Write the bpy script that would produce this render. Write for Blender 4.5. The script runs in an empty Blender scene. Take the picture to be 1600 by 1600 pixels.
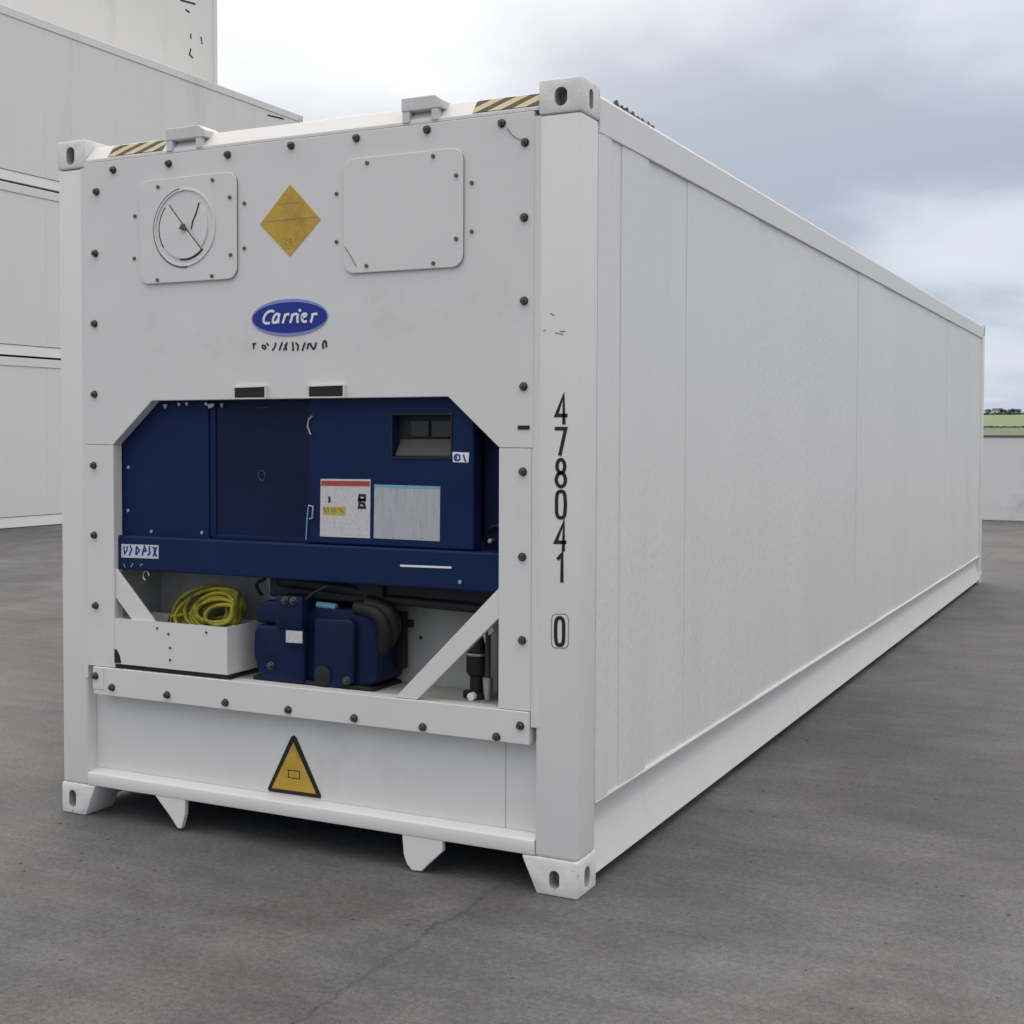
import bpy, bmesh, math, random
from mathutils import Vector, Matrix
R = math.radians
random.seed(7)
scene = bpy.context.scene
C = scene.collection

# ------------------------------------------------------------------ camera
cam_data = bpy.data.cameras.new('camera')
cam = bpy.data.objects.new('camera', cam_data)
C.objects.link(cam)
YAW, PITCH, ROLL = 0.46965, -0.034896, 0.002755
fwd = Vector((-math.sin(YAW) * math.cos(PITCH), math.cos(YAW) * math.cos(PITCH), math.sin(PITCH)))
right = Vector((math.cos(YAW), math.sin(YAW), 0))
up = right.cross(fwd)
r_ = right * math.cos(ROLL) + up * math.sin(ROLL)
u_ = up * math.cos(ROLL) - right * math.sin(ROLL)
m = Matrix((r_, u_, -fwd)).transposed().to_4x4()
m.translation = (4.26762, -4.33386, 1.64780)
cam.matrix_world = m
cam_data.sensor_width = 36
cam_data.lens = 36 * 2093.97 / 1600
cam_data.shift_x = 41.6 / 1600
cam_data.shift_y = -47.27 / 1600
cam_data.clip_start = 0.05
cam_data.clip_end = 9000
scene.camera = cam

# ------------------------------------------------------------------ sky and sun
SUN_AZ, SUN_EL = R(36), R(36)                      # azimuth left of +Y (behind the container), elevation
sun_dir = Vector((-math.sin(SUN_AZ) * math.cos(SUN_EL), math.cos(SUN_AZ) * math.cos(SUN_EL), math.sin(SUN_EL)))
world = bpy.data.worlds.new('World')
scene.world = world
world.use_nodes = True
wn, wl = world.node_tree.nodes, world.node_tree.links
wn.clear()
def W(t, **k):
    n = wn.new(t)
    for a, b in k.items(): setattr(n, a, b)
    return n
def wmath(op, a, b=None, clamp=False):
    n = W('ShaderNodeMath', operation=op, use_clamp=clamp)
    for i, s in enumerate((a, b)):
        if s is None: continue
        if isinstance(s, (int, float)): n.inputs[i].default_value = s
        else: wl.new(s, n.inputs[i])
    return n.outputs[0]
sky = W('ShaderNodeTexSky', sky_type='NISHITA', sun_disc=False)
sky.sun_elevation = SUN_EL
sky.sun_rotation = -SUN_AZ
sky.air_density, sky.dust_density = 1.0, 2.0
tc = W('ShaderNodeTexCoord')
sep = W('ShaderNodeSeparateXYZ'); wl.new(tc.outputs['Generated'], sep.inputs[0])
zz = wmath('ADD', wmath('MAXIMUM', sep.outputs[2], 0.0), 0.16)
com = W('ShaderNodeCombineXYZ')
wl.new(wmath('DIVIDE', sep.outputs[0], zz), com.inputs[0])
wl.new(wmath('DIVIDE', sep.outputs[1], zz), com.inputs[1])
mp = W('ShaderNodeMapping'); mp.inputs['Location'].default_value = (3.85, -5.2, 0); mp.inputs['Rotation'].default_value = (0, 0, R(299))
wl.new(com.outputs[0], mp.inputs[0])
nz = W('ShaderNodeTexNoise'); nz.inputs['Scale'].default_value = 0.75; nz.inputs['Detail'].default_value = 5
nz.inputs['Roughness'].default_value = 0.5; nz.inputs['Distortion'].default_value = 0.25
wl.new(mp.outputs[0], nz.inputs['Vector'])
cr = W('ShaderNodeValToRGB')                         # thick grey-blue cloud -> thin white cloud
e = cr.color_ramp.elements
e[0].position, e[0].color = 0.39, (0.325, 0.385, 0.485, 1)
e[1].position, e[1].color = 0.66, (0.66, 0.71, 0.79, 1)
for ps, cl in ((0.455, (0.385, 0.455, 0.565, 1)), (0.515, (0.50, 0.57, 0.675, 1)), (0.57, (0.59, 0.65, 0.745, 1))):
    x = cr.color_ramp.elements.new(ps); x.color = cl
wl.new(nz.outputs['Fac'], cr.inputs[0])
# thin bright cloud around the place of the hidden sun
dt = W('ShaderNodeVectorMath', operation='DOT_PRODUCT')
dt.inputs[1].default_value = sun_dir
wl.new(tc.outputs['Generated'], dt.inputs[0])
glow = W('ShaderNodeMapRange', interpolation_type='SMOOTHSTEP')
glow.inputs[1].default_value, glow.inputs[2].default_value = 0.84, 0.985
glow.inputs[3].default_value, glow.inputs[4].default_value = 0.0, 0.88
wl.new(wmath('ADD', dt.outputs['Value'], wmath('MULTIPLY', wmath('SUBTRACT', nz.outputs['Fac'], 0.5), 0.25)), glow.inputs[0])
veil = W('ShaderNodeMix', data_type='RGBA')
veil.inputs[7].default_value = (1.10, 1.095, 1.105, 1)
# an overcast sky grows brighter from the horizon to overhead
high = W('ShaderNodeMix', data_type='RGBA')
high.inputs[7].default_value = (2.35, 2.18, 2.0, 1)
z2 = wmath('POWER', wmath('MAXIMUM', sep.outputs[2], 0.0), 2.0)
wl.new(z2, high.inputs[0]); wl.new(cr.outputs[0], high.inputs[6])
wl.new(glow.outputs[0], veil.inputs[0]); wl.new(high.outputs[2], veil.inputs[6])
ten = W('ShaderNodeVectorMath', operation='SCALE'); ten.inputs[3].default_value = 10.0
wl.new(veil.outputs[2], ten.inputs[0])
mixs = W('ShaderNodeMix', data_type='RGBA'); mixs.inputs[0].default_value = 0.94
wl.new(sky.outputs[0], mixs.inputs[6]); wl.new(ten.outputs[0], mixs.inputs[7])
bg = W('ShaderNodeBackground'); bg.inputs[1].default_value = 0.1
wl.new(mixs.outputs[2], bg.inputs[0])
wo = W('ShaderNodeOutputWorld'); wl.new(bg.outputs[0], wo.inputs[0])

sun_data = bpy.data.lights.new('sun', 'SUN')
sun_data.energy, sun_data.angle, sun_data.color = 0.8, R(50), (1.0, 0.96, 0.91)
sun = bpy.data.objects.new('sun', sun_data)
sun.rotation_euler = sun_dir.to_track_quat('Z', 'Y').to_euler()
C.objects.link(sun)
scene.view_settings.view_transform = 'Standard'
scene.view_settings.look = 'None'
scene.view_settings.exposure = 0.1
scene.view_settings.gamma = 1.0
scene.view_settings.use_curve_mapping = False
scene.cycles.max_bounces = 6
scene.cycles.diffuse_bounces = 3
scene.cycles.glossy_bounces = 3

# ------------------------------------------------------------------ measured positions on the container's faces (metres)
D = {'bar_line': [(1.7, 1.154), (1.917, 1.157)],
 'bar_marks': [([(0.343, 1.098), (0.349, 1.084)], 0), ([(0.382, 1.086), (0.393, 1.103)], 0), ([(0.43, 1.095), (0.444, 1.102)], 0)],
 'bar_sticker': [(0.331, 1.182), (0.532, 1.185), (0.531, 1.128), (0.33, 1.125)],
 'bar_sticker_marks': [([(0.344, 1.172), (0.348, 1.142), (0.361, 1.156), (0.364, 1.173)], 0), ([(0.379, 1.177), (0.387, 1.161), (0.374, 1.136)], 0), ([(0.414, 1.175), (0.409, 1.141)], 0),
                       ([(0.414, 1.175), (0.428, 1.159), (0.413, 1.141)], 0), ([(0.444, 1.139), (0.457, 1.177), (0.466, 1.16), (0.451, 1.156)], 0), ([(0.483, 1.178), (0.485, 1.148), (0.474, 1.141)], 0),
                       ([(0.504, 1.175), (0.517, 1.163), (0.504, 1.139)], 0), ([(0.522, 1.176), (0.509, 1.159), (0.521, 1.139)], 0)],
 'bolts_left': [(0.203, 1.514), (0.203, 1.217), (0.208, 0.916)],
 'bolts_right': [(2.221, 1.517), (2.22, 1.212), (2.221, 0.912)],
 'bolts_strip': [(0.212, 0.616), (0.301, 0.574), (0.599, 0.569), (0.899, 0.565), (1.207, 0.565), (1.513, 0.562), (1.815, 0.558), (2.122, 0.554), (2.217, 0.604)],
 'bolts_upper': [(0.321, 2.751), (0.617, 2.751), (0.916, 2.76), (1.222, 2.767), (1.52, 2.767), (1.826, 2.768), (2.132, 2.76), (2.224, 2.684), (2.222, 2.42), (2.223, 2.125), (2.222, 1.821), (0.228, 2.668), (0.219, 2.41),
                 (0.212, 2.114), (0.209, 1.816)],
 'cable_c': (0.747, 0.939),
 'cable_ext': ((0.544, 0.873), (0.937, 0.898), (0.807, 1.047)),
 'chain': [(2.153, 2.742), (2.221, 2.688)],
 'comp': {'b': (1.095, 0.661),
          'body_b': (1.432, 0.65),
          'body_l': (1.245, 0.828),
          'body_t': (1.432, 0.981),
          'head_l': (0.947, 0.912),
          'head_r': (1.239, 0.93),
          'l': (0.947, 0.859),
          'label_a': (1.18, 0.875),
          'label_b': (1.263, 0.827),
          'r': (1.578, 0.902),
          't': (1.097, 1.012)},
 'd1': [(1.913, 1.585), (1.983, 1.583), (1.98, 1.546), (1.916, 1.547)],
 'd1_marks': [([(1.945, 1.564), (1.944, 1.558), (1.939, 1.554), (1.933, 1.553), (1.927, 1.554), (1.923, 1.558), (1.922, 1.564), (1.923, 1.569), (1.927, 1.574), (1.933, 1.575), (1.939, 1.574), (1.944, 1.57)], 1),
              ([(1.93, 1.569), (1.93, 1.558)], 0), ([(1.96, 1.574), (1.963, 1.564), (1.969, 1.55)], 0)],
 'diamond': [(1.218, 2.619), (1.358, 2.469), (1.212, 2.34), (1.071, 2.471)],
 'digit_box': [(2.397, 0.956), (2.397, 0.921), (2.396, 0.911), (2.395, 0.905), (2.392, 0.901), (2.389, 0.897), (2.384, 0.895), (2.365, 0.894), (2.345, 0.893), (2.34, 0.894), (2.337, 0.896), (2.335, 0.9), (2.333, 0.906),
               (2.332, 0.916), (2.332, 0.951), (2.332, 0.987), (2.333, 0.997), (2.334, 1.003), (2.336, 1.007), (2.34, 1.01), (2.345, 1.012), (2.364, 1.014), (2.383, 1.015), (2.388, 1.013), (2.392, 1.011), (2.394, 1.007),
               (2.396, 1.001), (2.397, 0.991)],
 'digits': [([(2.376, 1.688), (2.374, 1.787), (2.346, 1.718), (2.387, 1.717)], 0), ([(2.343, 1.671), (2.383, 1.671), (2.361, 1.578)], 0),
            ([(2.365, 1.515), (2.371, 1.517), (2.376, 1.522), (2.379, 1.53), (2.38, 1.539), (2.379, 1.548), (2.375, 1.555), (2.371, 1.56), (2.365, 1.562), (2.359, 1.56), (2.354, 1.555), (2.351, 1.547), (2.35, 1.538),
              (2.351, 1.529), (2.355, 1.522), (2.359, 1.517), (2.365, 1.515), (2.358, 1.513), (2.353, 1.508), (2.349, 1.5), (2.347, 1.49), (2.349, 1.481), (2.353, 1.473), (2.359, 1.468), (2.365, 1.466), (2.372, 1.468),
              (2.378, 1.473), (2.382, 1.481), (2.383, 1.491), (2.381, 1.5), (2.378, 1.508), (2.372, 1.513)],
             1),
            ([(2.383, 1.403), (2.382, 1.382), (2.381, 1.372), (2.38, 1.365), (2.377, 1.36), (2.373, 1.357), (2.366, 1.356), (2.358, 1.357), (2.355, 1.36), (2.352, 1.364), (2.35, 1.371), (2.349, 1.382), (2.349, 1.402),
              (2.349, 1.423), (2.35, 1.433), (2.352, 1.441), (2.354, 1.445), (2.358, 1.448), (2.365, 1.45), (2.373, 1.449), (2.377, 1.446), (2.379, 1.441), (2.381, 1.434), (2.382, 1.424)],
             1),
            ([(2.376, 1.24), (2.377, 1.34), (2.346, 1.269), (2.385, 1.27)], 0), ([(2.355, 1.209), (2.371, 1.228), (2.371, 1.129)], 0),
            ([(2.379, 0.953), (2.379, 0.932), (2.378, 0.921), (2.377, 0.914), (2.374, 0.909), (2.371, 0.905), (2.364, 0.904), (2.357, 0.904), (2.354, 0.907), (2.351, 0.912), (2.35, 0.919), (2.348, 0.93), (2.348, 0.951),
              (2.348, 0.973), (2.349, 0.983), (2.351, 0.991), (2.353, 0.996), (2.357, 0.999), (2.363, 1.001), (2.37, 1.0), (2.374, 0.997), (2.376, 0.993), (2.378, 0.985), (2.379, 0.975)],
             1)],
 'display': [(1.657, 1.723), (1.908, 1.718), (1.895, 1.568), (1.652, 1.563)],
 'drier': [(1.916, 0.801), (1.992, 0.754), (1.938, 0.633), (2.0, 0.904), (2.022, 0.641), (1.992, 0.744), (1.883, 0.681)],
 'fan_panel_screws': [(0.437, 2.551), (0.478, 2.585), (0.432, 2.377), (0.473, 2.353), (0.997, 2.562), (0.996, 2.385)],
 'fan_screws': [(0.57, 2.659), (0.849, 2.664), (0.934, 2.589), (0.937, 2.361), (0.564, 2.28), (0.844, 2.282)],
 'far': {1480: (-205.072, 24.664),
         1500: (-192.046, 24.607),
         1520: (-179.126, 24.551),
         1545: (-163.123, 24.481),
         1552: (-158.672, 24.461),
         1556: (-156.134, 24.45),
         1566: (-149.807, 24.422),
         1571: (-146.653, 24.409),
         1579: (-141.62, 24.387),
         1584: (-138.482, 24.373),
         1592: (-133.475, 24.351),
         1600: (-128.485, 24.329),
         1612: (-121.029, 24.297),
         1630: (-109.912, 24.248)},
 'gray_band': [(1.575, 1.458), (1.862, 1.456), (1.862, 1.446), (1.575, 1.448)],
 'gray_sticker': [(1.575, 1.458), (1.862, 1.456), (1.86, 1.251), (1.572, 1.252)],
 'knobs': [((0.947, 1.838), (1.106, 1.791)), ((1.303, 1.838), (1.471, 1.792))],
 'latches': [[(1.294, 1.719), (1.277, 1.707), (1.271, 1.679), (1.285, 1.647)], [(1.276, 1.369), (1.296, 1.366), (1.293, 1.319), (1.279, 1.318)]],
 'logo_c': (1.212, 2.103),
 'logo_sub': [([(1.034, 2.006), (1.05, 2.006)], 0), ([(1.04, 2.006), (1.039, 1.987)], 0), ([(1.079, 1.996), (1.089, 1.999), (1.098, 1.99), (1.092, 1.985), (1.081, 1.99)], 0), ([(1.103, 2.007), (1.11, 1.997)], 0),
              ([(1.146, 2.007), (1.141, 1.99), (1.129, 1.978)], 0), ([(1.177, 2.008), (1.169, 1.991), (1.163, 1.978)], 0), ([(1.2, 2.007), (1.194, 1.992), (1.183, 1.977)], 0), ([(1.19, 1.998), (1.198, 1.978)], 0),
              ([(1.226, 2.007), (1.228, 1.991), (1.228, 1.974)], 0), ([(1.241, 2.003), (1.252, 1.993), (1.249, 1.975)], 0), ([(1.284, 2.003), (1.277, 1.988), (1.272, 1.974)], 0), ([(1.301, 2.0), (1.295, 1.98)], 0),
              ([(1.308, 2.001), (1.32, 1.981), (1.329, 1.982), (1.336, 2.002)], 0), ([(1.368, 1.979), (1.368, 1.999), (1.375, 2.008), (1.382, 2.002), (1.383, 1.984)], 0)],
 'logo_text': [([(1.141, 2.129), (1.126, 2.132), (1.106, 2.124), (1.093, 2.106), (1.092, 2.092), (1.101, 2.085), (1.12, 2.085)], 0),
               ([(1.163, 2.117), (1.151, 2.118), (1.139, 2.104), (1.136, 2.091), (1.141, 2.085), (1.152, 2.087), (1.161, 2.099)], 0), ([(1.168, 2.119), (1.163, 2.102), (1.161, 2.084)], 0),
               ([(1.195, 2.116), (1.19, 2.099), (1.183, 2.083)], 0), ([(1.192, 2.107), (1.201, 2.115), (1.212, 2.116)], 0), ([(1.229, 2.115), (1.225, 2.098), (1.219, 2.083)], 0),
               ([(1.228, 2.107), (1.237, 2.114), (1.249, 2.116)], 0), ([(1.256, 2.114), (1.252, 2.097), (1.255, 2.082)], 0), ([(1.261, 2.131), (1.268, 2.126)], 0),
               ([(1.274, 2.101), (1.288, 2.104), (1.295, 2.111), (1.286, 2.115), (1.276, 2.11), (1.273, 2.096), (1.281, 2.085), (1.295, 2.085)], 0), ([(1.324, 2.113), (1.321, 2.096), (1.315, 2.081)], 0),
               ([(1.322, 2.105), (1.331, 2.112), (1.344, 2.112)], 0)],
 'plate_chain': [(1.475, 2.36), (1.499, 2.326), (1.527, 2.284)],
 'plate_panel_screws': [(1.431, 2.565), (1.477, 2.591), (2.012, 2.559), (2.012, 2.384), (1.477, 2.361), (1.431, 2.383)],
 'plate_screws': [(1.574, 2.667), (1.858, 2.667), (1.954, 2.589), (1.954, 2.36), (1.859, 2.277), (1.571, 2.283)],
 'red_band': [(1.333, 1.468), (1.555, 1.47), (1.555, 1.45), (1.332, 1.448)],
 'red_marks': [([(1.371, 1.405), (1.371, 1.385)], 0), ([(1.509, 1.415), (1.532, 1.415), (1.533, 1.4), (1.506, 1.395)], 1), ([(1.509, 1.387), (1.529, 1.383), (1.533, 1.368), (1.506, 1.368)], 1),
               ([(1.506, 1.4), (1.535, 1.395)], 0)],
 'red_sticker': [(1.33, 1.475), (1.558, 1.477), (1.555, 1.251), (1.326, 1.25)],
 'row_dash': [(20.237, 8.767), (20.843, 8.767)],
 'row_marks': [[(20.884, 11.864), (21.422, 11.927)], [(21.068, 11.692), (21.207, 11.671)], [(21.251, 11.171), (21.25, 11.065)], [(21.631, 11.195), (21.654, 11.11)], [(21.654, 11.08), (21.678, 11.055)],
               [(21.248, 10.823), (21.2, 10.676), (21.317, 10.629)]],
 'scuffs': [([(2.322, 2.078), (2.337, 2.069)], 0), ([(2.296, 2.018), (2.304, 2.017)], 0), ([(2.341, 2.008), (2.371, 2.002)], 0), ([(2.359, 2.013), (2.379, 2.012)], 0)],
 'slot': [(2.2, 1.682), (2.246, 1.668)],
 'strap': [(1.529, 0.932), (1.588, 0.936), (1.588, 0.719), (1.535, 0.723)],
 'strap2': [(1.588, 0.905), (1.615, 0.874)],
 'tri': [(1.218, 0.465), (1.094, 0.238), (1.342, 0.241)],
 'yellow_band': [(1.341, 1.366), (1.445, 1.369), (1.445, 1.336), (1.341, 1.336)],
 'yellow_marks': [([(1.344, 1.363), (1.356, 1.346)], 0), ([(1.362, 1.364), (1.368, 1.346)], 0), ([(1.38, 1.362), (1.386, 1.347)], 0), ([(1.395, 1.365), (1.395, 1.347)], 0), ([(1.415, 1.363), (1.433, 1.348)], 0)]}

# ------------------------------------------------------------------ materials
def mat(name, col, rough=0.5, metal=0.0, var=0.0, vscale=3.0, bump=0.0, bscale=60.0, stretch=(1, 1, 1), dirt=None, dscale=4.0, dpos=(0.6, 0.75), spec=0.5, extra=None):
    M = bpy.data.materials.new(name); M.use_nodes = True
    n, l = M.node_tree.nodes, M.node_tree.links
    b = n['Principled BSDF']
    b.inputs['Roughness'].default_value = rough
    b.inputs['Metallic'].default_value = metal
    b.inputs['Specular IOR Level'].default_value = spec
    b.inputs['Base Color'].default_value = (*col, 1)
    t = n.new('ShaderNodeTexCoord')
    src = None
    if var or dirt:
        mp = n.new('ShaderNodeMapping'); mp.inputs['Scale'].default_value = stretch
        l.new(t.outputs['Object'], mp.inputs[0])
    if var:
        z = n.new('ShaderNodeTexNoise'); z.inputs['Scale'].default_value = vscale; z.inputs['Detail'].default_value = 6; z.inputs['Roughness'].default_value = 0.6
        l.new(mp.outputs[0], z.inputs['Vector'])
        r = n.new('ShaderNodeMapRange'); r.inputs[1].default_value = 0.25; r.inputs[2].default_value = 0.75
        r.inputs[3].default_value = 1 - var; r.inputs[4].default_value = 1 + var
        l.new(z.outputs['Fac'], r.inputs[0])
        s = n.new('ShaderNodeVectorMath'); s.operation = 'SCALE'; s.inputs[0].default_value = col
        l.new(r.outputs[0], s.inputs[3]); src = s.outputs[0]
        rr = n.new('ShaderNodeMapRange'); rr.inputs[3].default_value = rough - 0.08; rr.inputs[4].default_value = min(1, rough + 0.1)
        l.new(z.outputs['Fac'], rr.inputs[0]); l.new(rr.outputs[0], b.inputs['Roughness'])
    if dirt:
        z2 = n.new('ShaderNodeTexNoise'); z2.inputs['Scale'].default_value = dscale; z2.inputs['Detail'].default_value = 9; z2.inputs['Roughness'].default_value = 0.7
        l.new(mp.outputs[0], z2.inputs['Vector'])
        r2 = n.new('ShaderNodeMapRange'); r2.inputs[1].default_value, r2.inputs[2].default_value = dpos
        l.new(z2.outputs['Fac'], r2.inputs[0])
        mx = n.new('ShaderNodeMix'); mx.data_type = 'RGBA'; mx.inputs[7].default_value = (*dirt, 1)
        l.new(r2.outputs[0], mx.inputs[0])
        if src: l.new(src, mx.inputs[6])
        else: mx.inputs[6].default_value = (*col, 1)
        src = mx.outputs[2]
    if src: l.new(src, b.inputs['Base Color'])
    if bump:
        z3 = n.new('ShaderNodeTexNoise'); z3.inputs['Scale'].default_value = bscale; z3.inputs['Detail'].default_value = 4
        if stretch != (1, 1, 1):
            m2 = n.new('ShaderNodeMapping'); m2.inputs['Scale'].default_value = stretch
            l.new(t.outputs['Object'], m2.inputs[0]); l.new(m2.outputs[0], z3.inputs['Vector'])
        else: l.new(t.outputs['Object'], z3.inputs['Vector'])
        bp = n.new('ShaderNodeBump'); bp.inputs['Strength'].default_value = 1.0; bp.inputs['Distance'].default_value = bump
        l.new(z3.outputs['Fac'], bp.inputs['Height']); l.new(bp.outputs[0], b.inputs['Normal'])
    return M

WHITE = (0.72, 0.715, 0.705)
M = {
 'white': mat('white_paint', WHITE, 0.42, var=0.03, vscale=1.6, bump=0.0006, bscale=9, dirt=(0.50, 0.495, 0.48), dscale=1.3, dpos=(0.58, 0.92)),
 'post': mat('white_post_paint', (0.77, 0.762, 0.75), 0.45, var=0.03, vscale=2.5, bump=0.0006, bscale=14, stretch=(1, 1, 0.25), dirt=(0.5, 0.49, 0.47), dscale=3, dpos=(0.62, 0.9)),
 'side': mat('side_panel_paint', (0.77, 0.762, 0.75), 0.40, var=0.035, vscale=1.8, stretch=(1, 1, 0.12), dirt=(0.52, 0.52, 0.50), dscale=3.0, dpos=(0.6, 0.95)),
 'cast': mat('worn_casting_paint', (0.75, 0.745, 0.73), 0.65, var=0.08, vscale=18, bump=0.0015, bscale=55, dirt=(0.20, 0.18, 0.16), dscale=26, dpos=(0.59, 0.74)),
 'far_white': mat('stacked_container_paint', (0.77, 0.762, 0.75), 0.55, var=0.03, vscale=0.5, stretch=(1, 1, 0.15), dirt=(0.46, 0.46, 0.45), dscale=0.9, dpos=(0.55, 0.95)),
 'bracket': mat('grey_bracket_paint', (0.64, 0.64, 0.63), 0.6, var=0.08, vscale=20, dirt=(0.25, 0.25, 0.24), dscale=14, dpos=(0.6, 0.75)),
 'blue': mat('blue_paint', (0.0054, 0.0195, 0.075), 0.5, var=0.12, vscale=3, bump=0.0004, bscale=25, spec=0.16),
 'navy': mat('dark_navy_panel', (0.0065, 0.0145, 0.052), 0.4, var=0.15, vscale=3, spec=0.15),
 'compblue': mat('compressor_blue_paint', (0.0045, 0.0145, 0.06), 0.45, spec=0.2, var=0.25, vscale=12, bump=0.002, bscale=30, dirt=(0.008, 0.012, 0.03), dscale=9, dpos=(0.5, 0.7)),
 'black': mat('black_rubber', (0.008, 0.008, 0.009), 0.6, var=0.2, vscale=20, bump=0.001, bscale=60),
 'black_paint': mat('black_print', (0.010, 0.010, 0.010), 0.55, var=0.1, vscale=30),
 'grey_print': mat('grey_print', (0.22, 0.22, 0.22), 0.6, var=0.1, vscale=30),
 'steel': mat('dark_bolt_steel', (0.13, 0.12, 0.10), 0.34, metal=0.75, var=0.35, vscale=60, bump=0.001, bscale=120),
 'silver': mat('worn_silver_metal', (0.42, 0.43, 0.43), 0.4, metal=0.7, var=0.2, vscale=40),
 'cable': mat('yellow_cable_sheath', (0.30, 0.27, 0.012), 0.5, var=0.25, vscale=14, dirt=(0.05, 0.042, 0.015), dscale=9, dpos=(0.44, 0.62)),
 'amber': mat('amber_sign_print', (0.56, 0.36, 0.045), 0.45, var=0.10, vscale=25, dirt=(0.36, 0.22, 0.03), dscale=6, dpos=(0.5, 0.7)),
 'logo_blue': mat('logo_blue_print', (0.005, 0.020, 0.26), 0.35, var=0.05, vscale=20),
 'logo_pale': mat('logo_rim_print', (0.24, 0.28, 0.62), 0.4, var=0.05, vscale=20),
 'logo_white': mat('logo_white_print', (0.82, 0.83, 0.86), 0.4, var=0.03, vscale=20),
 'paper': mat('sticker_white', (0.62, 0.62, 0.62), 0.5, var=0.06, vscale=60, dirt=(0.5, 0.5, 0.51), dscale=90, dpos=(0.45, 0.65)),
 'paper_blue': mat('sticker_pale_blue', (0.55, 0.63, 0.66), 0.5, var=0.06, vscale=50),
 'plate': mat('grey_data_plate', (0.46, 0.475, 0.51), 0.45, var=0.05, vscale=30, dirt=(0.36, 0.375, 0.42), dscale=120, dpos=(0.45, 0.65), stretch=(1, 1, 0.08)),
 'red': mat('red_print', (0.42, 0.055, 0.045), 0.5, var=0.12, vscale=40),
 'yellow': mat('yellow_print', (0.50, 0.40, 0.03), 0.5, var=0.1, vscale=40),
 'cyan': mat('pale_cyan_print', (0.18, 0.42, 0.52), 0.5, var=0.1, vscale=40),
 'screen': mat('display_glass', (0.018, 0.022, 0.02), 0.15, var=0.2, vscale=10),
 'screen_glaze': mat('screen_glaze', (0.016, 0.017, 0.026), 0.35, var=0.2, vscale=8, spec=0.15),
 'keypad': mat('keypad_grey', (0.040, 0.040, 0.040), 0.55, var=0.1, vscale=15),
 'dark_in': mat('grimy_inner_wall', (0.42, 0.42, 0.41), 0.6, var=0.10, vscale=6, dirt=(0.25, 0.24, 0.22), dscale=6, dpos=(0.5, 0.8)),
 'under': mat('underframe_dark', (0.035, 0.034, 0.032), 0.8, var=0.3, vscale=6),
 'wall': mat('white_yard_wall', (0.72, 0.725, 0.725), 0.7, var=0.04, vscale=0.7, bump=0.003, bscale=12, dirt=(0.42, 0.42, 0.41), dscale=0.9, dpos=(0.55, 0.85)),
 'coping': mat('grey_coping', (0.10, 0.105, 0.09), 0.8, var=0.2, vscale=5),
 'bark': mat('bark', (0.06, 0.045, 0.03), 0.9, var=0.3, vscale=2),
 'leaf': mat('far_foliage', (0.045, 0.06, 0.05), 0.8, var=0.45, vscale=0.7),
 'house': mat('white_render', (0.70, 0.70, 0.68), 0.8, var=0.05, vscale=0.5),
 'roof': mat('slate_roof', (0.10, 0.10, 0.11), 0.8, var=0.2, vscale=0.5),
}

M['cast_in'] = mat('shaded_casting_inside', (0.42, 0.41, 0.39), 0.8, var=0.3, vscale=20)  # darker grey paints in the shade inside the hollow castings
def stripe_mat():
    Mt = bpy.data.materials.new('hazard_stripes'); Mt.use_nodes = True
    n, l = Mt.node_tree.nodes, Mt.node_tree.links
    b = n['Principled BSDF']; b.inputs['Roughness'].default_value = 0.5
    t = n.new('ShaderNodeTexCoord'); s = n.new('ShaderNodeSeparateXYZ'); l.new(t.outputs['Object'], s.inputs[0])
    z = n.new('ShaderNodeTexNoise'); z.inputs['Scale'].default_value = 30
    l.new(t.outputs['Object'], z.inputs['Vector'])
    a = n.new('ShaderNodeMath'); a.operation = 'MULTIPLY_ADD'; a.inputs[1].default_value = 1.9
    l.new(s.outputs[2], a.inputs[0])
    neg = n.new('ShaderNodeMath'); neg.operation = 'MULTIPLY'; neg.inputs[1].default_value = -1.0
    l.new(s.outputs[0], neg.inputs[0]); l.new(neg.outputs[0], a.inputs[2])
    w = n.new('ShaderNodeMath'); w.operation = 'MULTIPLY_ADD'; w.inputs[1].default_value = 0.012
    l.new(z.outputs['Fac'], w.inputs[0]); l.new(a.outputs[0], w.inputs[2])
    f = n.new('ShaderNodeMath'); f.operation = 'PINGPONG'; f.inputs[1].default_value = 0.05
    l.new(w.outputs[0], f.inputs[0])
    g = n.new('ShaderNodeMapRange'); g.inputs[1].default_value = 0.022; g.inputs[2].default_value = 0.026
    l.new(f.outputs[0], g.inputs[0])
    mx = n.new('ShaderNodeMix'); mx.data_type = 'RGBA'
    mx.inputs[6].default_value = (0.018, 0.014, 0.010, 1); mx.inputs[7].default_value = (0.50, 0.42, 0.22, 1)
    l.new(g.outputs[0], mx.inputs[0]); l.new(mx.outputs[2], b.inputs['Base Color'])
    return Mt
M['hazard'] = stripe_mat()

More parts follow.
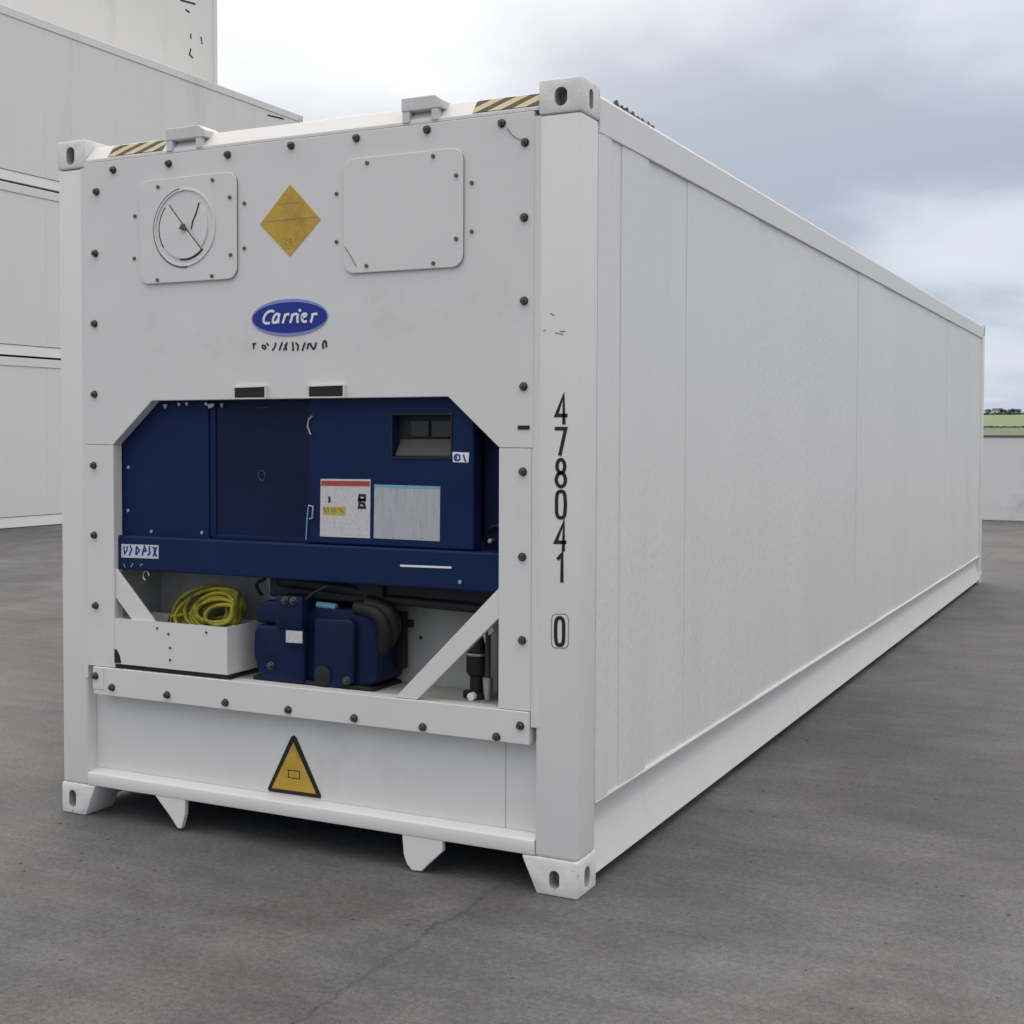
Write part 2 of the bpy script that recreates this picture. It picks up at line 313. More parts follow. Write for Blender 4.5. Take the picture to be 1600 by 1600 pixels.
def ground_mat():
    Mt = bpy.data.materials.new('worn_concrete'); Mt.use_nodes = True
    n, l = Mt.node_tree.nodes, Mt.node_tree.links
    b = n['Principled BSDF']; b.inputs['Specular IOR Level'].default_value = 0.3
    t = n.new('ShaderNodeTexCoord')
    def noise(sc, det=8, ro=0.6, dist=0.0, st=(1, 1, 1)):
        z = n.new('ShaderNodeTexNoise'); z.inputs['Scale'].default_value = sc; z.inputs['Detail'].default_value = det
        z.inputs['Roughness'].default_value = ro; z.inputs['Distortion'].default_value = dist
        mp = n.new('ShaderNodeMapping'); mp.inputs['Scale'].default_value = st
        l.new(t.outputs['Object'], mp.inputs[0]); l.new(mp.outputs[0], z.inputs['Vector'])
        return z.outputs['Fac']
    def rng(s, a, b_, c, d):
        r = n.new('ShaderNodeMapRange'); l.new(s, r.inputs[0])
        for i, v in enumerate((a, b_, c, d)): r.inputs[i + 1].default_value = v
        return r.outputs[0]
    def mul(a, b_, op='MULTIPLY'):
        q = n.new('ShaderNodeMath'); q.operation = op
        for i, v in enumerate((a, b_)):
            if isinstance(v, (int, float)): q.inputs[i].default_value = v
            else: l.new(v, q.inputs[i])
        return q.outputs[0]
    big = noise(0.45, 3, 0.6, 0.4)
    mid = noise(2.1, 7, 0.72, 0.4)
    trow = noise(3.0, 6, 0.6, 0.0, (0.35, 3.2, 1))      # trowel and tyre streaks across the yard
    fine = noise(45, 4, 0.8)
    grit = noise(240, 3, 0.7)
    v = mul(rng(big, 0.36, 0.64, 0.80, 1.18), rng(mid, 0.32, 0.68, 0.74, 1.26))
    v = mul(v, rng(trow, 0.3, 0.7, 0.89, 1.11))
    v = mul(v, rng(fine, 0.34, 0.66, 0.74, 1.26))
    v = mul(v, rng(grit, 0.40, 0.60, 0.70, 1.30))
    # crack that runs out from under the container's near corner
    sp = n.new('ShaderNodeSeparateXYZ'); l.new(t.outputs['Object'], sp.inputs[0])
    wob = mul(mul(noise(2.6, 6, 0.7), 0.5, 'SUBTRACT'), 0.22)
    dx = mul(mul(mul(sp.outputs[0], 2.13, 'SUBTRACT'), wob, 'ADD'), 0.0, 'ADD')
    ax = n.new('ShaderNodeMath'); ax.operation = 'ABSOLUTE'; l.new(dx, ax.inputs[0])
    crack = mul(rng(ax.outputs[0], 0.001, 0.014, 0.70, 1.0), 1.0)
    brk = rng(noise(1.3, 4), 0.42, 0.55, 0.0, 1.0)
    cm = n.new('ShaderNodeMix'); cm.data_type = 'FLOAT'; cm.inputs[2].default_value = 1.0
    l.new(brk, cm.inputs[0]); l.new(crack, cm.inputs[3])
    v = mul(v, cm.outputs[0])
    # dark specks of grit
    vo = n.new('ShaderNodeTexVoronoi'); vo.inputs['Scale'].default_value = 26; vo.inputs['Randomness'].default_value = 1
    l.new(t.outputs['Object'], vo.inputs['Vector'])
    spk = rng(vo.outputs['Distance'], 0.035, 0.09, 0.45, 1.0)
    v = mul(v, spk)
    cr2 = n.new('ShaderNodeValToRGB')
    cr2.color_ramp.elements[0].color = (0.113, 0.115, 0.1175, 1); cr2.color_ramp.elements[1].color = (0.126, 0.1265, 0.1265, 1)
    cr2.color_ramp.elements[0].position, cr2.color_ramp.elements[1].position = 0.4, 0.6
    l.new(noise(0.8, 5), cr2.inputs[0])
    sc = n.new('ShaderNodeVectorMath'); sc.operation = 'SCALE'
    l.new(cr2.outputs[0], sc.inputs[0]); l.new(v, sc.inputs[3]); l.new(sc.outputs[0], b.inputs['Base Color'])
    l.new(rng(mid, 0.3, 0.7, 0.62, 0.9), b.inputs['Roughness'])
    h = mul(mul(fine, 0.006), mul(grit, 0.004), 'ADD')
    h = mul(h, mul(mid, 0.02), 'ADD')
    bp = n.new('ShaderNodeBump'); bp.inputs['Strength'].default_value = 0.6; bp.inputs['Distance'].default_value = 1.0
    l.new(h, bp.inputs['Height']); l.new(bp.outputs[0], b.inputs['Normal'])
    return Mt
M['ground'] = ground_mat()

def side_relief(Mt):
    # stucco-embossed cladding: fine upright ripples and a pebbled skin, stronger in broad patches
    n, l = Mt.node_tree.nodes, Mt.node_tree.links
    t = n.new('ShaderNodeTexCoord')
    def nz_(sc, st, det=3):
        mp = n.new('ShaderNodeMapping'); mp.inputs['Scale'].default_value = st; l.new(t.outputs['Object'], mp.inputs[0])
        z = n.new('ShaderNodeTexNoise'); z.inputs['Scale'].default_value = sc; z.inputs['Detail'].default_value = det; l.new(mp.outputs[0], z.inputs['Vector'])
        return z.outputs['Fac']
    def mth(op, a, b):
        q = n.new('ShaderNodeMath'); q.operation = op
        for i, v in enumerate((a, b)):
            if isinstance(v, (int, float)): q.inputs[i].default_value = v
            else: l.new(v, q.inputs[i])
        return q.outputs[0]
    rip = nz_(13.0, (1, 1, 0.03), 2)
    peb = nz_(34.0, (1, 1, 0.8), 2)
    m_ = n.new('ShaderNodeMapRange'); m_.inputs[1].default_value = 0.36; m_.inputs[2].default_value = 0.68
    m_.inputs[3].default_value = 0.3; m_.inputs[4].default_value = 1.0
    l.new(nz_(0.42, (1, 1, 0.9), 1), m_.inputs[0])
    h = mth('ADD', mth('MULTIPLY', mth('MULTIPLY', rip, 0.0095), m_.outputs[0]), mth('MULTIPLY', mth('MULTIPLY', peb, 0.0036), m_.outputs[0]))
    bp = n.new('ShaderNodeBump'); bp.inputs['Distance'].default_value = 1.0; bp.inputs['Strength'].default_value = 1.0
    l.new(h, bp.inputs['Height']); l.new(bp.outputs[0], n['Principled BSDF'].inputs['Normal'])
side_relief(M['side'])

# ------------------------------------------------------------------ helpers
def link_mesh(name, bm, material, parent=None, bevel=0.0, smooth=False, seg=2):
    if bevel:
        bm.normal_update()
        es = [ed for ed in bm.edges if len(ed.link_faces) == 2 and ed.calc_face_angle(0) > R(25)]
        bmesh.ops.bevel(bm, geom=es, offset=bevel, segments=seg, affect='EDGES', profile=0.5, clamp_overlap=True)
    bm.normal_update()
    me = bpy.data.meshes.new(name); bm.to_mesh(me); bm.free()
    if smooth:
        for p in me.polygons: p.use_smooth = True
    me.materials.append(M[material] if isinstance(material, str) else material)
    o = bpy.data.objects.new(name, me); C.objects.link(o)
    if parent: o.parent = parent
    return o
def smooth_angle(o, a=35):
    me = o.data
    for p in me.polygons: p.use_smooth = True
    me.set_sharp_from_angle(angle=R(a))
    return o
def box(bm, x0, x1, y0, y1, z0, z1):
    vs = [bm.verts.new(p) for p in ((x0,y0,z0),(x1,y0,z0),(x1,y1,z0),(x0,y1,z0),(x0,y0,z1),(x1,y0,z1),(x1,y1,z1),(x0,y1,z1))]
    for f in ((0,3,2,1),(4,5,6,7),(0,1,5,4),(1,2,6,5),(2,3,7,6),(3,0,4,7)): bm.faces.new([vs[i] for i in f])
def prism(bm, poly, a, b, axis='y'):
    """extrude a 2-D polygon between a and b along an axis; poly is (x,z) for y, (y,z) for x, (x,y) for z"""
    def P(p, t):
        return {'y': (p[0], t, p[1]), 'x': (t, p[0], p[1]), 'z': (p[0], p[1], t)}[axis]
    A = [bm.verts.new(P(p, a)) for p in poly]; B = [bm.verts.new(P(p, b)) for p in poly]
    n = len(poly)
    bm.faces.new(A); bm.faces.new(B[::-1])
    for i in range(n): bm.faces.new((A[i], B[i], B[(i + 1) % n], A[(i + 1) % n]))
    bmesh.ops.recalc_face_normals(bm, faces=bm.faces)
def roundrect(x0, x1, z0, z1, r, n=5):
    out = []
    for cx, cz, a0 in ((x1 - r, z1 - r, 0), (x0 + r, z1 - r, 90), (x0 + r, z0 + r, 180), (x1 - r, z0 + r, 270)):
        for i in range(n + 1):
            a = R(a0 + 90 * i / n); out.append((cx + r * math.cos(a), cz + r * math.sin(a)))
    return out
def circle(cx, cz, r, n=32, rz=None, a0=0):
    return [(cx + r * math.cos(R(a0) + 2 * math.pi * i / n), cz + (rz or r) * math.sin(R(a0) + 2 * math.pi * i / n)) for i in range(n)]
def tube(bm, pts, r, n=8, closed=False):
    pts = [Vector(p) for p in pts]; N = len(pts); rings = []
    prev = None
    for i, p in enumerate(pts):
        a = pts[(i - 1) % N] if (closed or i > 0) else p
        b = pts[(i + 1) % N] if (closed or i < N - 1) else p
        t = (b - a).normalized()
        if prev is None:
            s = t.cross(Vector((0, 0, 1)))
            if s.length < 0.1: s = t.cross(Vector((1, 0, 0)))
            s.normalize()
        else:
            s = (prev - t * prev.dot(t)).normalized()
        prev = s; q = t.cross(s)
        rr = r[i] if isinstance(r, (list, tuple)) else r
        rings.append([bm.verts.new(p + (s * math.cos(2 * math.pi * k / n) + q * math.sin(2 * math.pi * k / n)) * rr) for k in range(n)])
    for i in range(N if closed else N - 1):
        A, B = rings[i], rings[(i + 1) % N]
        for k in range(n): bm.faces.new((A[k], A[(k + 1) % n], B[(k + 1) % n], B[k]))
    if not closed:
        bm.faces.new(rings[0][::-1]); bm.faces.new(rings[-1])
    bmesh.ops.recalc_face_normals(bm, faces=bm.faces)
def spline(pts, k=6):
    P = [Vector(p) for p in pts]; out = []
    for i in range(len(P) - 1):
        a, b, c, d = P[max(i - 1, 0)], P[i], P[i + 1], P[min(i + 2, len(P) - 1)]
        for j in range(k):
            t = j / k
            out.append(0.5 * ((2 * b) + (c - a) * t + (2 * a - 5 * b + 4 * c - d) * t * t + (3 * b - a - 3 * c + d) * t ** 3))
    out.append(P[-1]); return out
def ribbon(bm, pts, w, place, closed=False, th=0.0012, caps=True):
    """flat printed stroke of width w along 2-D points; place(u, v, h) gives the 3-D point at height h above the face"""
    P = [Vector((p[0], p[1])) for p in pts]; N = len(P)
    L, Rr = [], []
    for i in range(N):
        ds = []
        if closed or i > 0: ds.append((P[i] - P[i - 1]).normalized())
        if closed or i < N - 1: ds.append((P[(i + 1) % N] - P[i]).normalized())
        if len(ds) == 2:
            nn = Vector((-(ds[0].y + ds[1].y), ds[0].x + ds[1].x))
            if nn.length < 0.25: nn = Vector((-ds[0].y, ds[0].x))
            nn.normalize(); k = max(0.45, nn.dot(Vector((-ds[0].y, ds[0].x))))
            off = nn * (w / 2 / k)
        else:
            off = Vector((-ds[0].y, ds[0].x)) * (w / 2)
        p = P[i].copy()
        if not closed and caps:
            if i == 0: p -= ds[0] * (w * 0.18)
            if i == N - 1: p += ds[0] * (w * 0.18)
        L.append(p + off); Rr.append(p - off)
    T = [[bm.verts.new(place(q.x, q.y, th)) for q in s] for s in (L, Rr)]
    B = [[bm.verts.new(place(q.x, q.y, 0)) for q in s] for s in (L, Rr)]
    for i in range(N if closed else N - 1):
        j = (i + 1) % N
        bm.faces.new((T[0][i], T[0][j], T[1][j], T[1][i]))
        bm.faces.new((T[0][i], B[0][i], B[0][j], T[0][j]))
        bm.faces.new((T[1][i], T[1][j], B[1][j], B[1][i]))
    if not closed:
        for i in (0, N - 1): bm.faces.new((T[0][i], T[1][i], B[1][i], B[0][i]))
def on_front(y):
    return lambda u, v, h: (u, y - h, v)
def tag(o, label, cat, group=None):
    o['label'] = label; o['category'] = cat
    if group: o['group'] = group
    return o
def empty(name, loc):
    o = bpy.data.objects.new(name, None); o.location = loc; C.objects.link(o); o.empty_display_size = 0.2; return o
def part(name, material, parent, fn, bevel=0.0, smooth=None, seg=2):
    bm = bmesh.new(); fn(bm)
    o = link_mesh(name, bm, material, parent, bevel, seg=seg)
    if smooth: smooth_angle(o, smooth)
    return o
def copy_part(o, parent, loc=None):
    c = o.copy(); C.objects.link(c); c.parent = parent
    if loc is not None: c.location = loc
    return c
def boolean_cut(o, cutters):
    bm = bmesh.new()
    for f in cutters: f(bm)
    bmesh.ops.recalc_face_normals(bm, faces=bm.faces)
    me = bpy.data.meshes.new('cut'); bm.to_mesh(me); bm.free()
    c = bpy.data.objects.new('cut', me); C.objects.link(c)
    md = o.modifiers.new('cut', 'BOOLEAN'); md.operation = 'DIFFERENCE'; md.object = c; md.solver = 'EXACT'
    bpy.context.view_layer.update()
    dg = bpy.context.evaluated_depsgraph_get()
    new = bpy.data.meshes.new_from_object(o.evaluated_get(dg))
    o.modifiers.clear(); o.data = new
    bpy.data.objects.remove(c); bpy.data.meshes.remove(me)

# ------------------------------------------------------------------ setting: yard, terrain
bm = bmesh.new()
vs = [bm.verts.new(p) for p in ((-1500, -700, 0), (1500, -700, 0), (1500, 34, 0), (-1500, 34, 0))]
bm.faces.new(vs)
g = link_mesh('yard_ground', bm, 'ground'); g['kind'] = 'structure'

def strip(name, material, ys, x0=-1500, x1=900, nx=60, rough=0.0):
    bm = bmesh.new(); rows = []
    for y, z in ys:
        rows.append([bm.verts.new((x0 + (x1 - x0) * i / nx, y, z + (random.uniform(-rough, rough) if y > 130 else 0))) for i in range(nx + 1)])
    for a, b in zip(rows, rows[1:]):
        for i in range(nx): bm.faces.new((a[i], a[i + 1], b[i + 1], b[i]))
    o = link_mesh(name, bm, material); o['kind'] = 'structure'; return o
def prof(y):    # height of the rising land beyond the wall
    pts = [(33, -0.02), (58, 1.62), (100, 2.28), (1500, 24.3), (1700, 24.0), (4500, 18.0)]
    for (a, za), (b, zb) in zip(pts, pts[1:]):
        if y <= b: return za + (zb - za) * (y - a) / (b - a)
    return pts[-1][1]
M['verge'] = mat('grey_green_verge', (0.12, 0.14, 0.08), 0.9, var=0.2, vscale=0.3, bump=0.02, bscale=8)
M['field'] = mat('pale_green_crop', (0.165, 0.205, 0.095), 0.9, var=0.12, vscale=0.02, bump=0.02, bscale=3)
strip('verge', 'verge', [(y, prof(y)) for y in (33, 40, 48, 58, 75, 100)])
strip('field', 'field', [(y, prof(y) - (0.03 if y == 100 else 0)) for y in (100, 200, 400, 700, 1100, 1500, 1700, 3000, 4500)])

# ------------------------------------------------------------------ the refrigerated container in front
L = 11.664; WD = 2.438; H = 2.896
RC = empty('refrigerated_container', (0, 0, 0))
tag(RC, 'long white refrigerated container with blue cooling unit, standing on the concrete in front', 'container')

# corner castings with real holes
def capsule(cx, cz, w, h): return roundrect(cx - w / 2, cx + w / 2, cz - h / 2, cz + h / 2, w * 0.49)
def casting(poly, y0, y1, hole, side_hole, side_x):
    o = part('corner_casting', 'cast', RC, lambda b: prism(b, poly, y0, y1), bevel=0.008)
    cut = []
    if hole: cut.append(lambda b: prism(b, hole, y0 - 0.05, y0 + 0.15) if y0 < 1 else prism(b, hole, y1 - 0.15, y1 + 0.05))
    if side_hole: cut.append(lambda b: prism(b, side_hole, side_x - 0.13, side_x + 0.13, 'x'))
    boolean_cut(o, cut)
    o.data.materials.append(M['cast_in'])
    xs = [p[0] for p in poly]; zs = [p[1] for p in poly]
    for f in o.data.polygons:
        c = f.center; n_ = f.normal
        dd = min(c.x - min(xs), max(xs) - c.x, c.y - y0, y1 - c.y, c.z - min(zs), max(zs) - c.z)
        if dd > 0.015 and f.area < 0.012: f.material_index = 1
    smooth_angle(o, 30)
    return o
for y0, y1 in ((0, 0.178), (L - 0.178, L)):
    ym = (y0 + y1) / 2
    casting([(0, 2.778), (0.162, 2.778), (0.162, H), (0, H)], y0, y1, capsule(0.079, 2.832, 0.045, 0.075), capsule(ym, 2.835, 0.05, 0.07), 0)
    casting([(WD - 0.164, 2.776), (WD, 2.776), (WD, H), (WD - 0.164, H)], y0, y1, capsule(WD - 0.078, 2.832, 0.048, 0.066), capsule(ym, 2.832, 0.036, 0.072), WD)
    casting([(0, 0), (0.135, 0), (0.19, 0.133), (0, 0.133)], y0, y1, capsule(0.062, 0.066, 0.04, 0.075), capsule(ym, 0.06, 0.05, 0.075), 0)
    casting([(WD - 0.160, 0), (WD, 0), (WD, 0.133), (WD - 0.222, 0.133)], y0, y1, capsule(WD - 0.09, 0.060, 0.040, 0.066), capsule(ym, 0.06, 0.05, 0.075), WD)
for x0, x1 in ((0.003, 0.147), (2.268, WD - 0.003)):
    for y0, y1 in ((0.004, 0.172), (L - 0.172, L - 0.004)):
        p = part('corner_post', 'post', RC, lambda b: box(b, x0, x1, y0, y1, 0.1335, 2.7755), bevel=0.014, seg=3, smooth=40)

# right and left side: single sheets with open joints between them
seams = [0.1745, 0.303, 0.413, 0.707, 1.203, 2.33, 4.80, 5.745, 8.91, L - 0.50, L - 0.1745]
xs_off = [0.006, 0.012, 0.008, 0.0165, 0.014, 0.0185, 0.016, 0.019, 0.017, 0.019, 0.0175, 0.019, 0.018, 0.012]
for sx in (0, 1):
    for i, (a, b_) in enumerate(zip(seams, seams[1:])):
        d = xs_off[i]
        g_ = 0.00018
        def sheet(b, a=a, b_=b_, d=d, i=i):
            # slightly pillowed sheet: a grid that swells between its joints
            ny, nz = max(2, int((b_ - a) / 0.12)), 10
            za, zb = 0.3125, 2.745
            grid = []
            for j in range(ny + 1):
                row = []
                for k in range(nz + 1):
                    y = a + g_ + (b_ - a - 2 * g_) * j / ny; z = za + (zb - za) * k / nz
                    edge = min(j, ny - j) / max(1, ny / 2)
                    xx = WD - d + 0.0030 * min(1, edge * 2.0) * (0.7 + 0.3 * math.sin(z * 3 + i))
                    if j in (0, ny): xx = WD - d
                    row.append(b.verts.new((xx if sx else WD - xx, y, z)))
                grid.append(row)
            for j in range(ny):
                for k in range(nz):
                    q = (grid[j][k], grid[j + 1][k], grid[j + 1][k + 1], grid[j][k + 1])
                    b.faces.new(q if sx else q[::-1])
            # back and rims so that each sheet is a closed body
            r = bmesh.ops.extrude_face_region(b, geom=list(b.faces))
            for v in [q for q in r['geom'] if isinstance(q, bmesh.types.BMVert)]: v.co.x += -0.02 if sx else 0.02
            bmesh.ops.recalc_face_normals(b, faces=b.faces)
        part('side_panel', 'side', RC, sheet, smooth=30)
    f = (lambda x: x) if sx else (lambda x: WD - x)
    for ya, yb_ in ((0.1785, 2.42), (2.423, L - 0.1785)): part('top_side_rail', 'post', RC, lambda b: prism(b, [(f(WD - 0.002), 2.735), (f(WD - 0.002), 2.858), (f(WD - 0.010), 2.870), (f(WD - 0.10), 2.872), (f(WD - 0.10), 2.735)], ya, yb_), bevel=0.002)
    part('bottom_side_rail', 'post', RC, lambda b: prism(b, [(f(WD - 0.006), 0.312), (f(WD - 0.004), 0.305), (f(WD - 0.014), 0.292), (f(WD - 0.034), 0.252), (f(WD - 0.042), 0.218), (f(WD - 0.040), 0.195), (f(WD - 0.006), 0.062), (f(WD - 0.003), 0.046), (f(WD - 0.012), 0.040), (f(WD - 0.10), 0.040), (f(WD - 0.10), 0.312)], 0.1785, L - 0.1785), smooth=28)
part('roof', 'white', RC, lambda b: box(b, 0.1005, WD - 0.1005, 0.065, L - 0.05, 2.80, 2.866))
part('floor_plate', 'under', RC, lambda b: box(b, 0.1005, WD - 0.1005, 0.105, L - 0.05, 0.135, 0.20))
part('inner_bulkhead', 'under', RC, lambda b: box(b, 0.15, 2.265, 0.42, 0.46, 0.21, 2.79))
# roof rail decal, worn yellow and black, near the front of the right top rail
M['decal_black'] = mat('flaked_black_decal', (0.03, 0.03, 0.028), 0.6, var=0.3, vscale=30, dirt=(0.45, 0.44, 0.36), dscale=40, dpos=(0.5, 0.6))
for i in range(8):
    y0 = 0.35 + i * 0.056 + random.uniform(-0.006, 0.006); hgt = random.uniform(0.008, 0.022)
    part('flaked_roof_decal', 'decal_black', RC, lambda b: prism(b, [(y0, 2.8725), (y0 + 0.038, 2.8725), (y0 + 0.034, 2.8725 + hgt * 0.5), (y0 + 0.018, 2.8725 + hgt), (y0 + 0.006, 2.8725 + hgt * 0.8)], WD - 0.022, WD - 0.012, 'x'))
# rear doors
for x0, x1 in ((0.149, 1.217), (1.221, 2.266)):
    d = part('rear_door', 'white', RC, lambda b: box(b, x0, x1, L - 0.045, L - 0.006, 0.21, 2.79), bevel=0.004)
    for xx in (x0 + 0.25, x1 - 0.25):
        part('locking_bar', 'silver', d, lambda b: tube(b, [(xx, L + 0.012, 0.22), (xx, L + 0.012, 2.78)], 0.016, 10), smooth=40)
part('rear_sill', 'post', RC, lambda b: box(b, 0.149, 2.266, L - 0.05, L - 0.004, 0.135, 0.208))

# header, sill, lower panels
HD = part('top_header', 'white', RC, lambda b: prism(b, [(0.002, 2.7945), (0.002, 2.806), (0.05, 2.866), (0.064, 2.870), (0.064, 2.7945)], 0.1635, 2.2735, 'x'), bevel=0.002)
nrm = Vector((0, -0.78, 0.625))
def on_slope(x0, x1, t0, t1, lift=0.003):
    def fn(b):
        A = Vector((0, 0.002, 2.806)); B = Vector((0, 0.05, 2.866))
        q = []
        for x, t in ((x0, t0), (x1, t0), (x1, t1), (x0, t1)):
            q.append(A.lerp(B, t) + Vector((x, 0, 0)))
        lo = [b.verts.new(p + nrm * 0.0003) for p in q]; hi = [b.verts.new(p + nrm * lift) for p in q]
        b.faces.new(hi); b.faces.new(lo[::-1])
        for i in range(4): b.faces.new((lo[i], lo[(i + 1) % 4], hi[(i + 1) % 4], hi[i]))
        bmesh.ops.recalc_face_normals(b, faces=b.faces)
    return fn
part('hazard_stripe_plate', 'hazard', HD, on_slope(0.285, 0.575, 0.06, 0.92))
part('hazard_stripe_plate', 'hazard', HD, on_slope(2.01, 2.271, 0.06, 0.92))
def bracket(x0, x1):
    o = part('lifting_bracket', 'bracket', HD, lambda b: prism(b, [(x0, 2.843), (x0, 2.893), (x1 - 0.03, 2.893), (x1, 2.872), (x1, 2.843)], -0.006, 0.11), bevel=0.004)
    for xa in (x0 + 0.004, x1 - 0.045):
        part('bracket_leg', 'bracket', HD, lambda b: box(b, xa, xa + 0.03, -0.004, 0.02, 2.802, 2.8425), bevel=0.002)
bracket(1.716, 1.888)
bracket(0.600, 0.800)
SILL = part('front_sill', 'post', RC, lambda b: prism(b, [(0.004, 0.136), (0.002, 0.142), (0.002, 0.182), (0.0035, 0.187), (0.008, 0.190), (0.060, 0.2005), (0.10, 0.2005), (0.10, 0.136)], 0.1475, 2.2675, 'x'), smooth=20)
def tab(pts):
    part('sill_tab', 'post', SILL, lambda b: prism(b, pts, 0.006, 0.030), bevel=0.003)
tab([(0.514, 0.1355), (0.589, 0.063), (0.634, 0.012), (0.654, 0.012), (0.673, 0.070), (0.677, 0.1355)])
tab([(1.715, 0.1355), (1.722, 0.060), (1.735, 0.026), (1.757, 0.004), (1.800, 0.006), (1.818, 0.026), (1.890, 0.095), (1.889, 0.1355)])
part('lower_front_panel', 'white', RC, lambda b: box(b, 0.1475, 2.1240, 0.060, 0.085, 0.2010, 0.60), bevel=0.0015)
part('lower_front_panel', 'white', RC, lambda b: box(b, 2.1262, 2.2675, 0.060, 0.085, 0.2010, 0.60), bevel=0.0015)
SIGN = part('warning_triangle', 'black_paint', RC, lambda b: prism(b, [(1.184, 0.447), (1.196, 0.440), (1.314, 0.219), (1.310, 0.209), (1.064, 0.207), (1.056, 0.217), (1.171, 0.440)], 0.057, 0.0598))
TRI = part('warning_triangle_face', 'amber', SIGN, lambda b: prism(b, [(1.183, 0.419), (1.292, 0.225), (1.078, 0.223)], 0.0555, 0.0572))
def spline2(p): return [(q.x, q.y) for q in spline([(t[0], t[1], 0) for t in p], 4)]
def plain_marks(name, material, parent, strokes, w, y, th=0.0012, soft=False):
    def fn(b):
        for q_, (p, c) in enumerate(strokes): ribbon(b, spline2(p) if (soft and not c and len(p) > 2) else p, w, on_front(y), bool(c), th + 0.00012 * q_)
        bmesh.ops.recalc_face_normals(b, faces=b.faces)
    return part(name, material, parent, fn)
plain_marks('sign_symbol', 'black_paint', SIGN, [([(1.153, 0.305), (1.213, 0.307)], 0), ([(1.161, 0.305), (1.159, 0.276), (1.213, 0.275), (1.213, 0.307)], 0)], 0.0026, 0.0555)

# ---------------- cooling unit frame
UP = part('unit_frame_panel', 'white', RC, lambda b: prism(b, [(0.156, 1.602), (0.310, 1.602), (0.312, 1.607), (0.520, 1.786), (1.915, 1.788), (2.123, 1.604), (2.125, 1.602), (2.258, 1.602), (2.258, 2.792), (0.156, 2.792)], -0.003, 0.048), bevel=0.003)
FL = part('unit_frame_flange', 'white', RC, lambda b: box(b, 0.158, 0.310, -0.0045, 0.048, 0.657, 1.600), bevel=0.002)
FR = part('unit_frame_flange', 'white', RC, lambda b: box(b, 2.125, 2.252, -0.0045, 0.048, 0.657, 1.600), bevel=0.002)
ST = part('unit_bottom_strip', 'white', RC, lambda b: box(b, 0.196, 2.250, -0.010, 0.0595, 0.536, 0.655), bevel=0.003)
part('frame_packer', 'white', RC, lambda b: prism(b, [(2.2525, 0.0012), (2.2800, 0.0026), (2.2830, 0.0036), (2.2830, 0.030), (2.2525, 0.046)], 0.60, 2.774, 'z'))
part('frame_packer', 'white', RC, lambda b: prism(b, [(0.1558, 0.0012), (0.1350, 0.0026), (0.1320, 0.0036), (0.1320, 0.030), (0.1558, 0.046)], 0.60, 2.774, 'z'))
part('unit_strip_end', 'white', ST, lambda b: box(b, 0.196, 0.255, -0.0135, -0.0102, 0.560, 0.653), bevel=0.001)

bm = bmesh.new()
prism(bm, circle(0, 0, 0.0165, 12), -0.003, 0)
prism(bm, circle(0, 0, 0.0130, 6, a0=15), -0.015, -0.0028)
prism(bm, circle(0, 0, 0.006, 8), -0.021, -0.0148)
proto = link_mesh('bolt', bm, 'steel', UP, bevel=0.0012, seg=1)
bolt_mesh = proto.data
bpy.data.objects.remove(proto)
bm = bmesh.new()
prism(bm, circle(0, 0, 0.0078, 8), -0.006, 0)
proto = link_mesh('screw', bm, 'steel', UP, bevel=0.001, seg=1)
screw_mesh = proto.data
bpy.data.objects.remove(proto)
bright_screw = screw_mesh.copy(); bright_screw.materials.clear(); bright_screw.materials.append(M['silver'])
def place(name, me, parent, x, y, z, rot=0.0):
    o = bpy.data.objects.new(name, me); o.location = (x, y, z); o.rotation_euler = (0, rot, 0)
    o.parent = parent; C.objects.link(o); return o
for key, par, y in (('bolts_upper', UP, -0.0032), ('bolts_left', FL, -0.0047), ('bolts_right', FR, -0.0047), ('bolts_strip', ST, -0.0103)):
    for x, z in D[key]:
        if key == 'bolts_upper' and x < 0.19: x += 0.0
        yy = -0.0137 if (key == 'bolts_strip' and x < 0.25) else y
        place('bolt', bolt_mesh, par, x, yy, z, random.uniform(0, 6))
part('bolt_tether', 'steel', UP, lambda b: tube(b, spline([(D['chain'][0][0], -0.008, D['chain'][0][1]), ((D['chain'][0][0] + D['chain'][1][0]) / 2 - 0.006, -0.006, (D['chain'][0][1] + D['chain'][1][1]) / 2 - 0.006), (D['chain'][1][0], -0.008, D['chain'][1][1])]), 0.0013, 5))

part('panel_slot', 'black', UP, lambda b: box(b, D['slot'][0][0], D['slot'][1][0], -0.0075, -0.0032, D['slot'][1][1], D['slot'][0][1]), bevel=0.001)
# fresh air vent with its turning disc
FAN = part('vent_plate', 'white', RC, lambda b: prism(b, roundrect(0.470, 0.965, 2.266, 2.690, 0.045), -0.0145, -0.0072), bevel=0.0025)
part('plate_shadow_layer', 'black', FAN, lambda b: prism(b, roundrect(0.4715, 0.9635, 2.2675, 2.6885, 0.044), -0.0071, -0.0032))  # black layer added behind the plate to draw a shadow line at its edge
for x, z in D['fan_screws']: place('screw', screw_mesh, FAN, x, -0.0147, z)
for x, z in D['fan_panel_screws']: place('screw', screw_mesh, UP, x, -0.0032, z)
FC = (0.706, 2.484)
def ring(b, r0, r1, y0, y1, n=48):
    vs = []
    for r, y in ((r0, y0), (r0, y1), (r1, y1), (r1, y0)):
        vs.append([b.verts.new((FC[0] + r * math.cos(2 * math.pi * i / n), y, FC[1] + r * math.sin(2 * math.pi * i / n))) for i in range(n)])
    for k in range(4):
        A, B = vs[k], vs[(k + 1) % 4]
        for i in range(n): b.faces.new((A[i], A[(i + 1) % n], B[(i + 1) % n], B[i]))
    bmesh.ops.recalc_face_normals(b, faces=b.faces)
